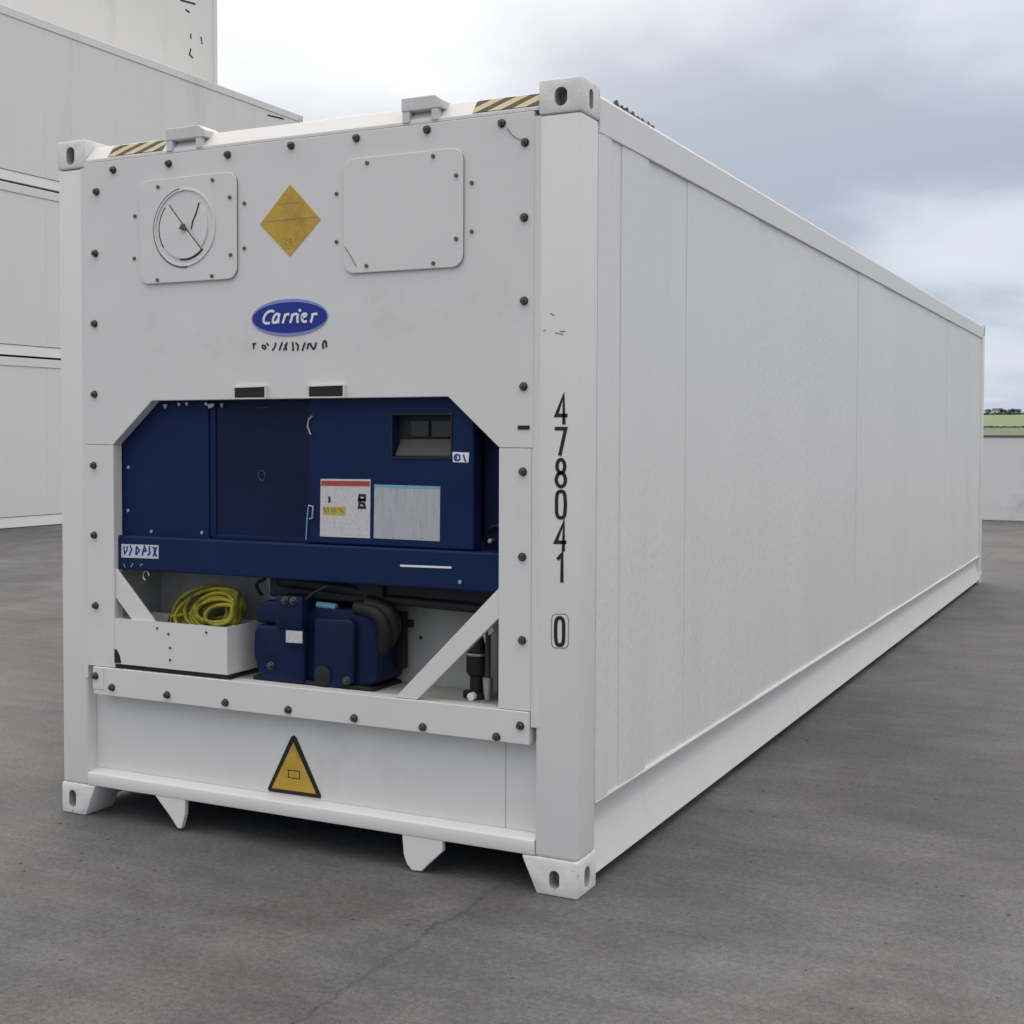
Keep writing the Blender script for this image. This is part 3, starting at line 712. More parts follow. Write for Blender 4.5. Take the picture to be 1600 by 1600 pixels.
part('vent_rim', 'white', FAN, lambda b: ring(b, 0.149, 0.157, -0.0147, -0.0195), bevel=0.001, seg=1)
def sector(b, r, a0, a1, y0, y1, n=28, hub=0.0):
    poly = [(FC[0] + r * math.cos(R(a0 + (a1 - a0) * i / n)), FC[1] + r * math.sin(R(a0 + (a1 - a0) * i / n))) for i in range(n + 1)]
    poly.append((FC[0] + hub * math.cos(R((a0 + a1) / 2)), FC[1] + hub * math.sin(R((a0 + a1) / 2))))
    prism(b, poly, y1, y0)
part('vent_disc', 'white', FAN, lambda b: sector(b, 0.126, 131, 312, -0.0147, -0.021, hub=0.0005), bevel=0.001, seg=1)
part('vent_disc', 'white', FAN, lambda b: sector(b, 0.118, -44, 48, -0.0147, -0.0195, hub=0.03), bevel=0.001, seg=1)
part('vent_knob', 'steel', FAN, lambda b: prism(b, [(FC[0] - 0.016, FC[1] - 0.006), (FC[0] + 0.014, FC[1] - 0.014), (FC[0] + 0.008, FC[1] + 0.014), (FC[0] - 0.002, FC[1] + 0.016)], -0.034, -0.0213), bevel=0.002)
def pol(r, a): return (FC[0] + r * math.cos(R(a)), FC[1] + r * math.sin(R(a)))
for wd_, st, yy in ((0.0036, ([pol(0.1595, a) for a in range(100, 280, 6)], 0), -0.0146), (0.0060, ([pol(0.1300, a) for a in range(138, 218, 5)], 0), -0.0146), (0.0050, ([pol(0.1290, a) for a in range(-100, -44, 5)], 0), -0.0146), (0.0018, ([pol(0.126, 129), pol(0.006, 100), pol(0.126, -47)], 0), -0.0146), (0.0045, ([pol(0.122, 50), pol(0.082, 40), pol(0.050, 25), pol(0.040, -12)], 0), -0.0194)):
    plain_marks('vent_shadow_line', 'black', FAN, [st], wd_, yy, 0.003)  # black ribbons paint the shadow lines of the gaps around the disc
PL = part('access_plate', 'white', RC, lambda b: prism(b, roundrect(1.468, 1.981, 2.258, 2.690, 0.045), -0.0140, -0.0072), bevel=0.003)
part('plate_shadow_layer', 'black', PL, lambda b: prism(b, roundrect(1.4695, 1.9795, 2.2595, 2.6885, 0.044), -0.0071, -0.0032))  # same black layer, drawing the edge shadow of the access plate
for x, z in D['plate_screws']: place('screw', screw_mesh, PL, x, -0.0142, z)
for x, z in D['plate_panel_screws']: place('screw', screw_mesh, UP, x, -0.0032, z)
part('plate_tether', 'steel', PL, lambda b: tube(b, spline([(x, -0.016, z) for x, z in D['plate_chain']]), 0.0013, 5))

# signs and lettering on the upper panel
DIA = part('amber_diamond_sign', 'amber', RC, lambda b: prism(b, [(1.2165, 2.618), (1.358, 2.474), (1.214, 2.340), (1.072, 2.474)], -0.0052, -0.0032))
plain_marks('sign_lines', 'grey_print', DIA, [([(1.158, 2.545), (1.262, 2.548)], 0), ([(1.085, 2.482), (1.345, 2.484)], 0)], 0.0022, -0.0052, 0.0006)
def flame(b):
    for k in range(26):
        rr = random.random() ** 0.7; a = random.uniform(0, 6.28)
        cx, cz = 1.218 + 0.026 * rr * math.cos(a), 2.388 + 0.020 * rr * math.sin(a)
        prism(b, circle(cx, cz, random.uniform(0.002, 0.005), 6), -0.006, -0.0053)
part('sign_emblem', 'yellow', DIA, flame)
LG = part('oval_logo', 'logo_pale', RC, lambda b: prism(b, circle(1.2105, 2.1035, 0.180, 48, 0.0725), -0.0062, -0.0032))
part('oval_logo_face', 'logo_blue', LG, lambda b: prism(b, circle(1.2125, 2.1035, 0.1755, 48, 0.0595), -0.0078, -0.0064))
plain_marks('logo_lettering', 'logo_white', LG, D['logo_text'], 0.0098, -0.008, soft=True)
plain_marks('panel_lettering', 'black_paint', UP, D['logo_sub'], 0.0068, -0.0031, soft=True)

# container number down the corner post
for st in D['digits'][:-1]: plain_marks('digit', 'black_paint', RC, [st], 0.0130, 0.0038, 0.0012)
NUM = part('check_digit_field', 'white', RC, lambda b: prism(b, [(p[0], p[1]) for p in D['digit_box']], 0.0031, 0.0039))
plain_marks('check_digit_box', 'grey_print', NUM, [(D['digit_box'], 1)], 0.0030, 0.0031, 0.0006)
plain_marks('check_digit', 'black_paint', NUM, [D['digits'][-1]], 0.0135, 0.0031, 0.0008)
plain_marks('scuff_mark', 'grey_print', RC, D['scuffs'], 0.004, 0.0040, 0.0006)

# ---------------- blue cooling unit
HL = part('condenser_cover', 'blue', RC, lambda b: prism(b, [(0.20, 1.20), (0.768, 1.20), (0.768, 1.83), (0.20, 1.83)], 0.052, 0.075), bevel=0.004)
HM = part('condenser_screen', 'navy', RC, lambda b: box(b, 0.7705, 1.268, 0.064, 0.090, 1.20, 1.83), bevel=0.004)
part('screen_edge', 'blue', HM, lambda b: box(b, 0.7715, 0.800, 0.058, 0.0638, 1.225, 1.80), bevel=0.002)
part('screen_edge', 'blue', HM, lambda b: box(b, 0.80, 1.268, 0.060, 0.0638, 1.2215, 1.238), bevel=0.002)
for x, z in ((0.345, 1.506), (0.342, 1.322), (0.468, 1.238), (0.735, 1.242)): place('screw', bright_screw, HL, x, 0.052, z)
for x, z in ((0.62, 1.772), (0.76, 1.772), (0.66, 1.773)): place('screw', bright_screw, HL, x, 0.052, z)
for xa, xb in ((0.335, 0.36), (0.565, 0.605), (0.632, 0.650)):
    part('cover_clip', 'silver', HL, lambda b: prism(b, [(xa + 0.20, 1.772), (xb + 0.20, 1.774), (xb + 0.195, 1.758), (xa + 0.21, 1.752)], 0.044, 0.0518), bevel=0.002)
part('screen_rib', 'keypad', HM, lambda b: box(b, 1.0, 1.065, 0.061, 0.0638, 1.752, 1.756))
part('screen_emblem', 'keypad', HM, lambda b: tube(b, [(1.03 + 0.016 * math.cos(a * 0.5), 0.062, 1.482 + 0.02 * math.sin(a * 0.5)) for a in range(12)], 0.003, 6, True))
CB = part('control_box', 'blue', RC, lambda b: box(b, 1.272, 2.000, 0.036, 0.110, 1.2215, 1.83), bevel=0.007)
dx0, dx1, dz0, dz1 = 1.655, 1.906, 1.565, 1.722
boolean_cut(CB, [lambda b: box(b, dx0, dx1, 0.0, 0.085, dz0, dz1)])
part('display_recess', 'black', CB, lambda b: box(b, dx0 + 0.001, dx1 - 0.001, 0.081, 0.0849, dz0 + 0.001, dz1 - 0.001))
part('display_screen', 'screen', CB, lambda b: box(b, 1.715, 1.792, 0.070, 0.0805, 1.640, 1.702), bevel=0.002)
part('display_screen', 'screen', CB, lambda b: box(b, 1.806, 1.890, 0.070, 0.0805, 1.640, 1.702), bevel=0.002)
part('keypad_ledge', 'keypad', CB, lambda b: prism(b, [(0.036, dz0 + 0.001), (0.080, dz0 + 0.001), (0.080, 1.628), (0.074, 1.632), (0.037, dz0 + 0.008)], dx0 + 0.012, dx1 - 0.004, 'x'), bevel=0.002)
def frame(b):
    for x0, x1, z0, z1 in ((dx0 - 0.006, dx1 + 0.006, dz1, dz1 + 0.007), (dx0 - 0.006, dx1 + 0.006, dz0 - 0.007, dz0), (dx0 - 0.006, dx0, dz0, dz1), (dx1, dx1 + 0.006, dz0, dz1)):
        box(b, x0, x1, 0.032, 0.0358, z0, z1)
part('display_frame', 'black', CB, frame)
def sheet_on(name, material, parent, poly, y, th=0.0012):
    return part(name, material, parent, lambda b: prism(b, poly, y - th, y))
RS = sheet_on('service_sticker', 'paper', CB, D['red_sticker'], 0.0357)
RS2 = sheet_on('sticker_red_band', 'red', CB, D['red_band'], 0.0343, 0.0006)
sheet_on('sticker_yellow_band', 'yellow', CB, D['yellow_band'], 0.0343, 0.0006)
for st in D['red_marks']: plain_marks('sticker_mark', 'black_paint', CB, [st], 0.010, 0.0344, 0.0008)
for st in D['yellow_marks']: plain_marks('sticker_mark', 'grey_print', CB, [st], 0.006, 0.0336, 0.0006)
sheet_on('data_plate', 'plate', CB, D['gray_sticker'], 0.0357)
sheet_on('data_plate_band', 'cyan', CB, D['gray_band'], 0.0343, 0.0006)
sheet_on('unit_number_label', 'logo_white', CB, D['d1'], 0.0357)
plain_marks('unit_number_marks', 'logo_blue', CB, D['d1_marks'], 0.006, 0.0344, 0.0008)
for p in D['latches']:
    part('cover_latch', 'silver', CB, lambda b: tube(b, [(q[0] - 0.0, 0.032, q[1]) for q in p], 0.004, 6), smooth=50)
part('sealing_wire', 'cyan', CB, lambda b: tube(b, spline([(1.274, 0.031, 1.365), (1.268, 0.030, 1.30), (1.262, 0.033, 1.235)]), 0.0025, 6))
# recess to the right of the control box
SR = part('unit_side_recess', 'navy', RC, lambda b: box(b, 2.0015, 2.17, 0.125, 0.150, 1.20, 1.82))
plain_marks('recess_sticker', 'cyan', SR, [([(2.075, 1.500), (2.10, 1.497)], 0), ([(2.108, 1.498), (2.128, 1.503)], 0), ([(2.092, 1.535), (2.098, 1.512)], 0), ([(2.066, 1.438), (2.068, 1.425)], 0)], 0.010, 0.125)
part('recess_valve', 'silver', SR, lambda b: prism(b, circle(2.040, 1.680, 0.012, 10), 0.095, 0.1248), bevel=0.003)
part('recess_valve', 'silver', SR, lambda b: prism(b, circle(2.042, 1.255, 0.010, 8), 0.085, 0.1248), bevel=0.003)
part('recess_pipe', 'black', SR, lambda b: tube(b, spline([(2.03, 0.105, 1.30), (2.07, 0.10, 1.312), (2.11, 0.105, 1.302), (2.15, 0.11, 1.31)]), 0.007, 8), smooth=60)
BAR = part('lower_crossbar', 'blue', RC, lambda b: prism(b, [(0.022, 1.075), (0.020, 1.081), (0.020, 1.212), (0.026, 1.2185), (0.112, 1.2205), (0.112, 1.075)], 0.3115, 2.1235, 'x'), bevel=0.002)
sheet_on('crossbar_sticker', 'paper_blue', BAR, D['bar_sticker'], 0.0199)
plain_marks('crossbar_sticker_print', 'logo_blue', BAR, D['bar_sticker_marks'], 0.0075, 0.0187, 0.0006)
plain_marks('crossbar_line', 'logo_white', BAR, [(D['bar_line'], 0)], 0.0075, 0.0199)
plain_marks('crossbar_marks', 'cyan', BAR, D['bar_marks'], 0.004, 0.0199)
place('screw', bright_screw, BAR, 1.955, 0.0198, 1.105)
part('hose_clip', 'silver', BAR, lambda b: tube(b, [(0.455 + 0.016 * math.cos(a * 0.55), 0.03, 1.052 + 0.02 * math.sin(a * 0.55)) for a in range(9)], 0.004, 6), smooth=60)
for (x0, z1), (x1, z0) in D['knobs']:
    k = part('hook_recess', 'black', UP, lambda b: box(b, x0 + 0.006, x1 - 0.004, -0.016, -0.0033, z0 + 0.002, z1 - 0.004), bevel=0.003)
    part('hook_lip', 'white', UP, lambda b: prism(b, [(x0, z1 - 0.006), (x0, z1), (x1 + 0.002, z1 + 0.001), (x1 + 0.002, z0 - 0.003), (x0 - 0.004, z0 - 0.003), (x0 - 0.004, z0 + 0.0015), (x1 - 0.0035, z0 + 0.0015), (x1 - 0.0035, z1 - 0.003)], -0.019, -0.0034))

# lower compartment
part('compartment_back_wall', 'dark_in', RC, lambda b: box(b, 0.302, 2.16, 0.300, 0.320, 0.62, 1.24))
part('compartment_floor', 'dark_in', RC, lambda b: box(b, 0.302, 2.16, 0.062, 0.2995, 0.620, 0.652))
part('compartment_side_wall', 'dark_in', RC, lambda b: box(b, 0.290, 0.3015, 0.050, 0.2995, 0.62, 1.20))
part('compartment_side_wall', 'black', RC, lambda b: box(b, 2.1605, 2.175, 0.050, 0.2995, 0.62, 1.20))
part('diagonal_strut', 'white', RC, lambda b: prism(b, [(2.1245, 1.094), (2.1245, 0.985), (1.784, 0.657), (1.690, 0.657)], -0.002, 0.024), bevel=0.002)
part('diagonal_strut', 'white', RC, lambda b: prism(b, [(0.3105, 1.078), (0.3105, 0.955), (0.608, 0.657), (0.728, 0.657)], 0.004, 0.018), bevel=0.002)
TR = empty('tray_root', (0, 0, 0)); bpy.data.objects.remove(TR)
def tray(b):
    x0, x1, y0, y1, z0, z1, t = 0.3125, 0.905, -0.006, 0.235, 0.676, 0.868, 0.012
    # open box, front slightly higher at the strut
    box(b, x0, x1, y0, y0 + t - 0.003, z0, z1)
    box(b, x0, x1, y1 - t, y1, z0, z1)
    box(b, x1 - t, x1, y0 + t - 0.003, y1 - t, z0, z1)
    box(b, x0, x0 + t, y0 + t + 0.02, y1 - t, z0, z1)
    box(b, x0 + t, x1 - t, y0 + t + 0.02, y1 - t, z0, z0 + t)
TRAY = part('cable_tray', 'white', RC, tray)
for x, z in ((0.545, 0.842), (0.604, 0.822), (0.612, 0.765), (0.612, 0.715), (0.80, 0.842)): place('screw', screw_mesh, TRAY, x, -0.006, z).scale = (0.7, 0.7, 0.7)
part('tray_rubber_corner', 'black', TRAY, lambda b: prism(b, [(0.3125, 0.680), (0.348, 0.680), (0.340, 0.712), (0.325, 0.735), (0.3125, 0.738)], -0.0085, -0.0062))
part('tray_seal', 'black', RC, lambda b: box(b, 0.3125, 0.91, 0.002, 0.060, 0.6572, 0.6745))
# compressor
CP = part('compressor', 'compblue', RC, lambda b: [prism(b, [(1.045, 0.656), (1.235, 0.656), (1.24, 0.86), (1.225, 0.885), (1.01, 0.880), (0.992, 0.85), (0.990, 0.76), (1.010, 0.69)], 0.050, 0.270), prism(b, [(0.990, 0.8855), (1.235, 0.8855), (1.235, 0.955), (1.20, 0.985), (1.05, 0.98), (0.995, 0.955)], 0.065, 0.262)], bevel=0.020, smooth=40, seg=3)
part('terminal_box', 'compblue', CP, lambda b: box(b, 1.115, 1.243, 0.028, 0.16, 0.875, 1.008), bevel=0.008, smooth=40, seg=3)
part('motor_block', 'navy', CP, lambda b: prism(b, [(1.22, 0.655), (1.40, 0.655), (1.50, 0.660), (1.555, 0.685), (1.56, 0.90), (1.53, 0.955), (1.46, 0.965), (1.26, 0.965), (1.22, 0.93)], 0.085, 0.285), bevel=0.014, smooth=40, seg=3)
part('motor_end_cover', 'compblue', CP, lambda b: prism(b, [(1.285, 0.6555), (1.395, 0.6555), (1.465, 0.68), (1.47, 0.915), (1.45, 0.93), (1.285, 0.925)], 0.050, 0.086), bevel=0.010, smooth=40, seg=3)
part('oil_sight_boss', 'black', CP, lambda b: prism(b, circle(1.33, 0.70, 0.040, 16), 0.040, 0.055), bevel=0.006, smooth=40)
sheet_on('compressor_label', 'paper', CP, [(1.172, 0.872), (1.250, 0.873), (1.250, 0.826), (1.172, 0.824)], 0.024)
sheet_on('label_holder', 'navy', CP, [(1.162, 0.880), (1.257, 0.881), (1.257, 0.818), (1.162, 0.816)], 0.0279, 0.0034)
place('bolt', bolt_mesh, CP, 1.165, 0.027, 0.990); place('bolt', bolt_mesh, CP, 1.205, 0.027, 0.990)
place('bolt', bolt_mesh, CP, 1.44, 0.049, 0.690); place('bolt', bolt_mesh, CP, 1.08, 0.049, 0.72)
part('compressor_foot', 'black', CP, lambda b: prism(b, [(0.98, 0.6525), (1.55, 0.6525), (1.55, 0.664), (1.50, 0.670), (0.98, 0.670)], 0.065, 0.285), bevel=0.003)
part('suction_hose', 'black', RC, lambda b: tube(b, spline([(1.10, 0.20, 0.98), (1.05, 0.17, 1.04), (1.12, 0.12, 1.055), (1.30, 0.13, 1.045), (1.44, 0.14, 1.03), (1.54, 0.18, 0.98), (1.53, 0.22, 0.88), (1.50, 0.25, 0.80)], 6), 0.028, 10), smooth=60)
part('suction_hose', 'black', RC, lambda b: tube(b, spline([(1.45, 0.22, 0.95), (1.50, 0.16, 0.995), (1.62, 0.14, 1.005), (1.85, 0.14, 0.998), (2.10, 0.15, 0.99)], 6), 0.020, 10), smooth=60)
part('liquid_line', 'keypad', RC, lambda b: tube(b, spline([(1.58, 0.15, 1.058), (1.80, 0.15, 1.05), (2.05, 0.16, 1.045)], 5), 0.009, 8), smooth=60)
part('pipe_shadow_block', 'black', RC, lambda b: box(b, 1.02, 1.56, 0.12, 0.298, 0.985, 1.072), bevel=0.01)  # black box added for the shadow and pipes above the compressor
part('pipe_fitting', 'cyan', RC, lambda b: tube(b, [(1.27, 0.10, 0.972), (1.36, 0.10, 0.968)], 0.013, 8), smooth=50)
for k, pts in enumerate(([(1.50, 0.10, 0.99), (1.585, 0.11, 0.965), (1.60, 0.13, 0.90), (1.56, 0.15, 0.84)], [(1.46, 0.09, 0.975), (1.56, 0.085, 0.955), (1.585, 0.10, 0.88), (1.54, 0.13, 0.80)])):
    part('machinery_hose', 'black', RC, lambda b: tube(b, spline(pts, 6), (0.034, 0.030)[k], 10), smooth=60)
part('control_wire', 'black', RC, lambda b: tube(b, spline([(1.24, 0.05, 0.99), (1.30, 0.04, 1.03), (1.36, 0.05, 1.06)], 6), 0.006, 6), smooth=60)
part('control_wire', 'black', RC, lambda b: tube(b, spline([(0.97, 0.14, 0.985), (0.95, 0.13, 1.03), (1.00, 0.12, 1.06)], 6), 0.008, 6), smooth=60)
part('hanging_strap', 'black', RC, lambda b: [prism(b, [(1.535, 0.945), (1.592, 0.945), (1.592, 0.722), (1.575, 0.715), (1.543, 0.730)], 0.235, 0.262), box(b, 1.5925, 1.622, 0.24, 0.26, 0.885, 0.915)], bevel=0.004)
place('screw', screw_mesh, RC, 1.630, 0.299, 0.838)
part('grey_bracket_plate', 'bracket', RC, lambda b: prism(b, [(0.955, 1.07), (1.02, 1.07), (1.05, 1.00), (1.02, 0.965), (0.975, 0.975)], 0.19, 0.20), bevel=0.002)
# filter drier, gauge rod and black panel at the right
DR = part('filter_drier', 'black', RC, lambda b: tube(b, [(1.955, 0.16, z) for z in (0.657, 0.675, 0.68, 0.735, 0.74, 0.752, 0.815, 0.83, 0.875, 0.90)], [0.055, 0.055, 0.028, 0.028, 0.036, 0.042, 0.042, 0.034, 0.034, 0.015], 16), smooth=40)
part('drier_clamp', 'silver', DR, lambda b: tube(b, [(1.955 + 0.044 * math.cos(a * 0.5236), 0.16 + 0.044 * math.sin(a * 0.5236), 0.82) for a in range(12)], 0.005, 6, True), smooth=60)
part('drier_cap', 'logo_white', DR, lambda b: prism(b, circle(1.965, 0.668, 0.016, 12), 0.085, 0.11), bevel=0.003)
part('sight_rod', 'keypad', RC, lambda b: tube(b, [(2.022, 0.115, 0.742), (2.022, 0.115, 0.93)], 0.011, 10), smooth=60)
part('sight_rod_fitting', 'silver', RC, lambda b: tube(b, [(2.022, 0.115, 0.655), (2.022, 0.115, 0.672), (2.022, 0.115, 0.70), (2.022, 0.115, 0.742)], [0.012, 0.014, 0.018, 0.02], 10), smooth=60)
part('fitting_flap', 'bracket', RC, lambda b: prism(b, [(2.002, 0.915), (2.040, 0.945), (2.052, 0.920), (2.036, 0.905), (2.022, 0.90), (2.018, 0.86)], 0.106, 0.112))
part('upper_shroud', 'black', RC, lambda b: box(b, 1.561, 2.155, 0.14, 0.298, 1.015, 1.072), bevel=0.006)
part('black_side_panel', 'black', RC, lambda b: box(b, 2.045, 2.1235, 0.150, 0.170, 0.653, 1.07))

# ------------------------------------------------------------------ yellow power cable coiled in the tray
def coil(b):
    pts = []
    n = 30; k = 24
    rr = [(random.uniform(-0.02, 0.02), random.uniform(-0.015, 0.015), random.uniform(-0.022, 0.022), random.uniform(-0.012, 0.012), random.uniform(-0.2, 0.2)) for _ in range(n + 1)]
    for i in range(n * k):
        t = i / (n * k); a = 2 * math.pi * i / k
        q = int(i / k); f = (i % k) / k
        j1 = [rr[q][z] * (1 - f) + rr[q + 1][z] * f for z in range(5)]
        lay = (t * 4) % 1.0
        rx = 0.190 - 0.125 * lay + j1[2]; rz = 0.112 - 0.075 * lay + j1[3]
        s_ = t
        c = Vector((0.650 + 0.125 * s_ + 0.05 * lay + j1[0], 0.180 - 0.130 * s_, 0.888 + 0.030 * s_ + j1[1]))
        u = Vector((0.95, 0.05, 0.10 + j1[4] * 0.5)); v = Vector((0.30 + j1[4], 0.12, 0.93))
        p = c + u * (rx * math.cos(a)) + v * (rz * math.sin(a))
        p.x = min(max(p.x, 0.34), 0.880); p.y = min(max(p.y, 0.022), 0.210); p.z = max(p.z, 0.704)
        pts.append(p)
    tube(b, pts, 0.0088, 7)
bm = bmesh.new(); coil(bm)
CAB = link_mesh('power_cable', bm, 'cable'); smooth_angle(CAB, 70)
tag(CAB, 'coiled yellow power cable lying in the white tray under the blue unit', 'cable')

# ------------------------------------------------------------------ stacked white containers on the left
def stacked(name, label, xf, y_end, z0, h, length=12.2, group=None, marks=None, plain=False):
    T = empty(name, (xf, y_end, z0))
    tag(T, label, 'container', group)
    w = 2.438
    # local frame: x from -w to 0 (face at x = 0), y from -length to 0, z from 0 to h
    for sx in (0, 1):
        f = (lambda x: x) if sx else (lambda x: -w - x)
        ys = [-length + 0.15, -length + 1.3, -length + 2.9, -8.0, -7.35, -6.15, -4.9, -3.0, -1.4, -0.15] if sx and not plain else [-length + 0.15, -0.15]
        for a, b_ in zip(ys, ys[1:]):
            part('side_panel', 'far_white', T, lambda b: box(b, min(f(-0.02), f(-0.06)), max(f(-0.02), f(-0.06)), a + 0.0008, b_ - 0.0008, 0.20, h - 0.16), bevel=0.002, seg=1)
        part('top_side_rail', 'far_white', T, lambda b: box(b, min(f(-0.004), f(-0.1)), max(f(-0.004), f(-0.1)), -length + 0.18, -0.18, h - 0.158, h - 0.008), bevel=0.006, seg=1)
        part('bottom_side_rail', 'far_white', T, lambda b: prism(b, [(f(-0.002), 0.015), (f(-0.03), 0.19), (f(-0.1), 0.196), (f(-0.1), 0.015)], -length + 0.18, -0.18))
        for y0, y1 in ((-length, -length + 0.148), (-0.148, 0)):
            part('corner_post', 'far_white', T, lambda b: box(b, min(f(-0.003), f(-0.14)), max(f(-0.003), f(-0.14)), y0 + 0.003, y1 - 0.003, 0.119, h - 0.119))
            for za, zb in ((0, 0.118), (h - 0.118, h)):
                yy0, yy1 = (y0, y0 + 0.178) if y0 < -1 else (y1 - 0.178, y1)
                part('corner_casting', 'far_white', T, lambda b: box(b, min(f(0), f(-0.162)), max(f(0), f(-0.162)), yy0, yy1, za, zb), bevel=0.01, seg=1)
    part('roof', 'far_white', T, lambda b: box(b, -w + 0.1005, -0.1005, -length + 0.06, -0.06, h - 0.10, h - 0.035))
    part('floor_plate', 'under', T, lambda b: box(b, -w + 0.1005, -0.1005, -length + 0.06, -0.06, 0.10, 0.17))
    part('end_wall', 'far_white', T, lambda b: box(b, -w + 0.1405, -0.1405, -0.05, -0.008, 0.16, h - 0.11))
    part('end_wall', 'far_white', T, lambda b: box(b, -w + 0.1405, -0.1405, -length + 0.008, -length + 0.05, 0.16, h - 0.11))
    if marks:
        def fn(b):
            for p, wd in marks: ribbon(b, [(q[0] - y_end, q[1] - z0) for q in p], wd, lambda u, v, hh: (-0.0185 + hh, u, v), False, 0.003)
            bmesh.ops.recalc_face_normals(b, faces=b.faces)
        part('side_marking', 'black_paint', T, fn)
    return T
hh = 2.985; P1 = 3.0; P2 = 3.12
stacked('stacked_container', 'white container at the bottom of the stack left of the blue-unit container', -13.6, 21.55, 0.0, hh, group='stacked white containers')
stacked('stacked_container', 'white container in the middle of the near stack at the left edge', -13.6, 21.55, P1, hh, group='stacked white containers')
stacked('stacked_container', 'white container on top of the near stack, its long side tapering behind the front one', -13.6, 21.55, 2 * P1, hh, group='stacked white containers', marks=[([(20.2, 8.72), (20.8, 8.76)], 0.035)])
for k, lb in enumerate(('ground level container of the rear stack, behind the near stack', 'second container up in the rear stack behind the near stack', 'third container up in the rear stack behind the near stack')):
    stacked('stacked_container', lb, -16.6, 22.24, k * P2, P2 - 0.015, group='stacked white containers')
stacked('stacked_container', 'highest white container at top left with small black marks near its end', -16.6, 22.24, 3 * P2, P2 - 0.015, plain=True, group='stacked white containers',
        marks=[(p, 0.045) for p in D['row_marks']])

# ------------------------------------------------------------------ low white wall, far hedge, trees and house
WA = empty('yard_wall', (0, 23.6, 0))
tag(WA, 'low white wall behind the far end of the front container', 'wall')
x = -11.0
wall_src = None
while x < 40:
    wseg = 6.0
    part('wall_panel', 'wall', WA, lambda b: box(b, x + 0.006, x + wseg - 0.006, 0, 0.18, 0, 1.635), bevel=0.008, seg=1)
    part('coping', 'coping', WA, lambda b: box(b, x + 0.003, x + wseg - 0.003, -0.02, 0.20, 1.6355, 1.668))
    x += wseg

ico = bmesh.new(); bmesh.ops.create_icosphere(ico, subdivisions=1, radius=1)
ICO_V = [v.co.copy() for v in ico.verts]; ICO_F = [[v.index for v in f.verts] for f in ico.faces]; ico.free()
def hedge(name, y, x0, x1, h, label):
    n = int((x1 - x0) / (h * 0.8)); vv, ff = [], []
    for i in range(n):
        for k in range(3):
            c = Vector((x0 + (x1 - x0) * (i + random.random()) / n, y + random.uniform(-h * 0.4, h * 0.4), prof(y) + random.uniform(0.1, 0.7) * h))
            s = h * random.uniform(0.25, 0.5)
            o_ = len(vv)
            for q in ICO_V: vv.append(c + Vector((q.x * s * 1.8, q.y * s, q.z * s * 0.9)) + Vector((random.uniform(-1, 1), random.uniform(-1, 1), random.uniform(-1, 1))) * h * 0.09)
            ff += [[o_ + t for t in f] for f in ICO_F]
    me = bpy.data.meshes.new(name); me.from_pydata(vv, [], ff); me.materials.append(M['leaf'])
    o = bpy.data.objects.new(name, me); C.objects.link(o)
    return tag(o, label, 'hedge')
hedge('hedge', 1492, -330, 40, 2.6, 'long dark hedge on the skyline at the top of the pale field')
hedge('ditch_hedge', 100.3, -60, 40, 0.13, 'thin dark hedge line between the verge and the pale field')

def tree(x, y, h, rx, label):
    T = empty('tree', (x, y, prof(y) - 0.1)); tag(T, label, 'tree', 'far skyline trees')
    def tr(b):
        tube(b, [(0, 0, 0), (0.05 * h, 0, h * 0.3), (0, 0.03 * h, h * 0.7)], [h * 0.035, h * 0.026, h * 0.01], 7)
        for k in range(5):
            a = k * 1.3
            tube(b, [(0, 0, h * (0.25 + 0.08 * k)), (rx * 0.6 * math.cos(a), rx * 0.6 * math.sin(a), h * (0.5 + 0.07 * k))], [h * 0.014, h * 0.005], 5)
    part('trunk', 'bark', T, tr)
    def cr_(b):
        for k in range(420):
            a, u, q = random.uniform(0, 6.28), random.uniform(-1, 1), random.random() ** 0.4
            lob = 1 + 0.25 * math.sin(3 * a + h) + 0.2 * math.sin(5 * u + x)
            s_ = math.sqrt(1 - u * u)
            c = Vector((rx * q * lob * s_ * math.cos(a), rx * q * lob * s_ * math.sin(a), h * 0.60 + h * 0.40 * q * u * lob * 0.9))
            s = h * random.uniform(0.03, 0.07)
            d1 = Vector((random.gauss(0, 1), random.gauss(0, 1), random.gauss(0, 1))).normalized() * s
            d2 = d1.orthogonal().normalized() * s
            b.faces.new([b.verts.new(c + d1), b.verts.new(c + d2), b.verts.new(c - d1), b.verts.new(c - d2)])
    part('crown', 'leaf', T, cr_)
FAR = D['far']
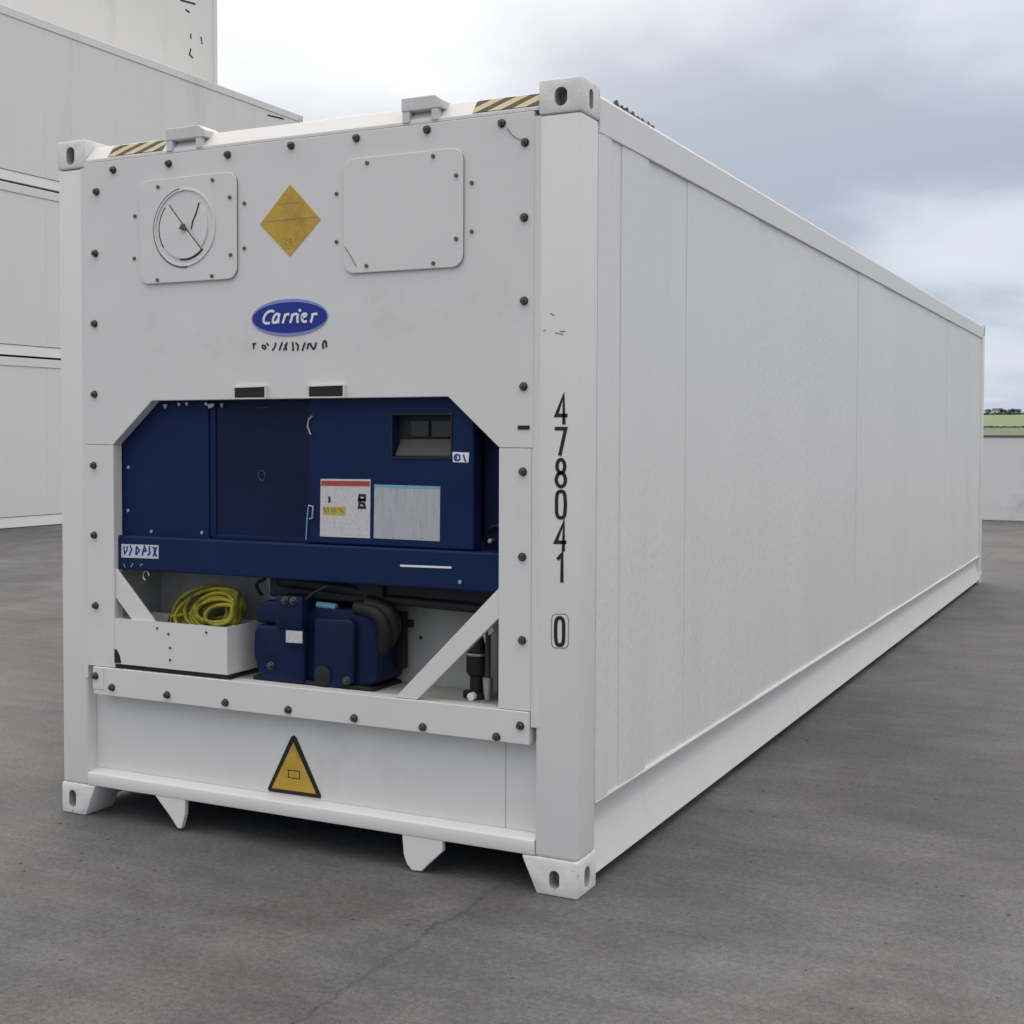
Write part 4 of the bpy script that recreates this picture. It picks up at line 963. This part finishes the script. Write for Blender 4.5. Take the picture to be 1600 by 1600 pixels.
tree(FAR[1545][0], 1496, 6.8, 4.2, 'dark round tree on the skyline just right of the container edge')
tree(FAR[1566][0], 1496, 7.2, 2.6, 'taller dark tree right of the small white house on the skyline')
tree(FAR[1571][0], 1498, 5.6, 2.8, 'lower dark tree beside the taller one on the skyline')
tree(FAR[1579][0], 1495, 6.4, 3.0, 'dark tree in the middle of the skyline tree row')
tree(FAR[1584][0], 1498, 7.2, 3.2, 'bushy dark tree second from the picture edge on the skyline')
tree(FAR[1592][0], 1495, 6.6, 3.4, 'dark skyline tree nearest the right edge of the picture')
hs = empty('far_house', (FAR[1554][0] if 1554 in FAR else FAR[1556][0], 1510, prof(1510)))
tag(hs, 'tiny white house between the trees on the skyline', 'house')
part('wall', 'house', hs, lambda b: box(b, -4.5, 4.5, 0, 6, -0.5, 4.8))
part('roof', 'roof', hs, lambda b: prism(b, [(-0.4, 4.85), (6.4, 4.85), (3, 7.2)], -4.9, 4.9, 'x'))
for xx in (-2.5, 1.2): part('window', 'screen', hs, lambda b: box(b, xx, xx + 1.3, -0.05, -0.003, 2.0, 3.6))

# ------------------------------------------------------------------ loose grit on the concrete
vv, ff = [], []
for i in range(900):
    x_, y_ = random.uniform(-1.5, 6.0), random.uniform(-3.4, 6.0)
    if -0.1 < x_ < 2.55 and y_ > -0.05: continue
    s = random.choice((0.002, 0.0025, 0.003, 0.004, 0.006)); o_ = len(vv)
    for q in ICO_V: vv.append(Vector((x_ + q.x * s * random.uniform(0.7, 1.4), y_ + q.y * s * random.uniform(0.7, 1.4), s * 0.35 + q.z * s * 0.6)))
    ff += [[o_ + t for t in f] for f in ICO_F]
me = bpy.data.meshes.new('loose_grit'); me.from_pydata(vv, [], ff)
M['grit'] = mat('grit_stone', (0.13, 0.125, 0.12), 0.9, var=0.5, vscale=3)
me.materials.append(M['grit'])
gr = bpy.data.objects.new('loose_grit', me); C.objects.link(gr); gr['kind'] = 'stuff'
gr['label'] = 'fine loose grit scattered over the concrete yard'; gr['category'] = 'grit'
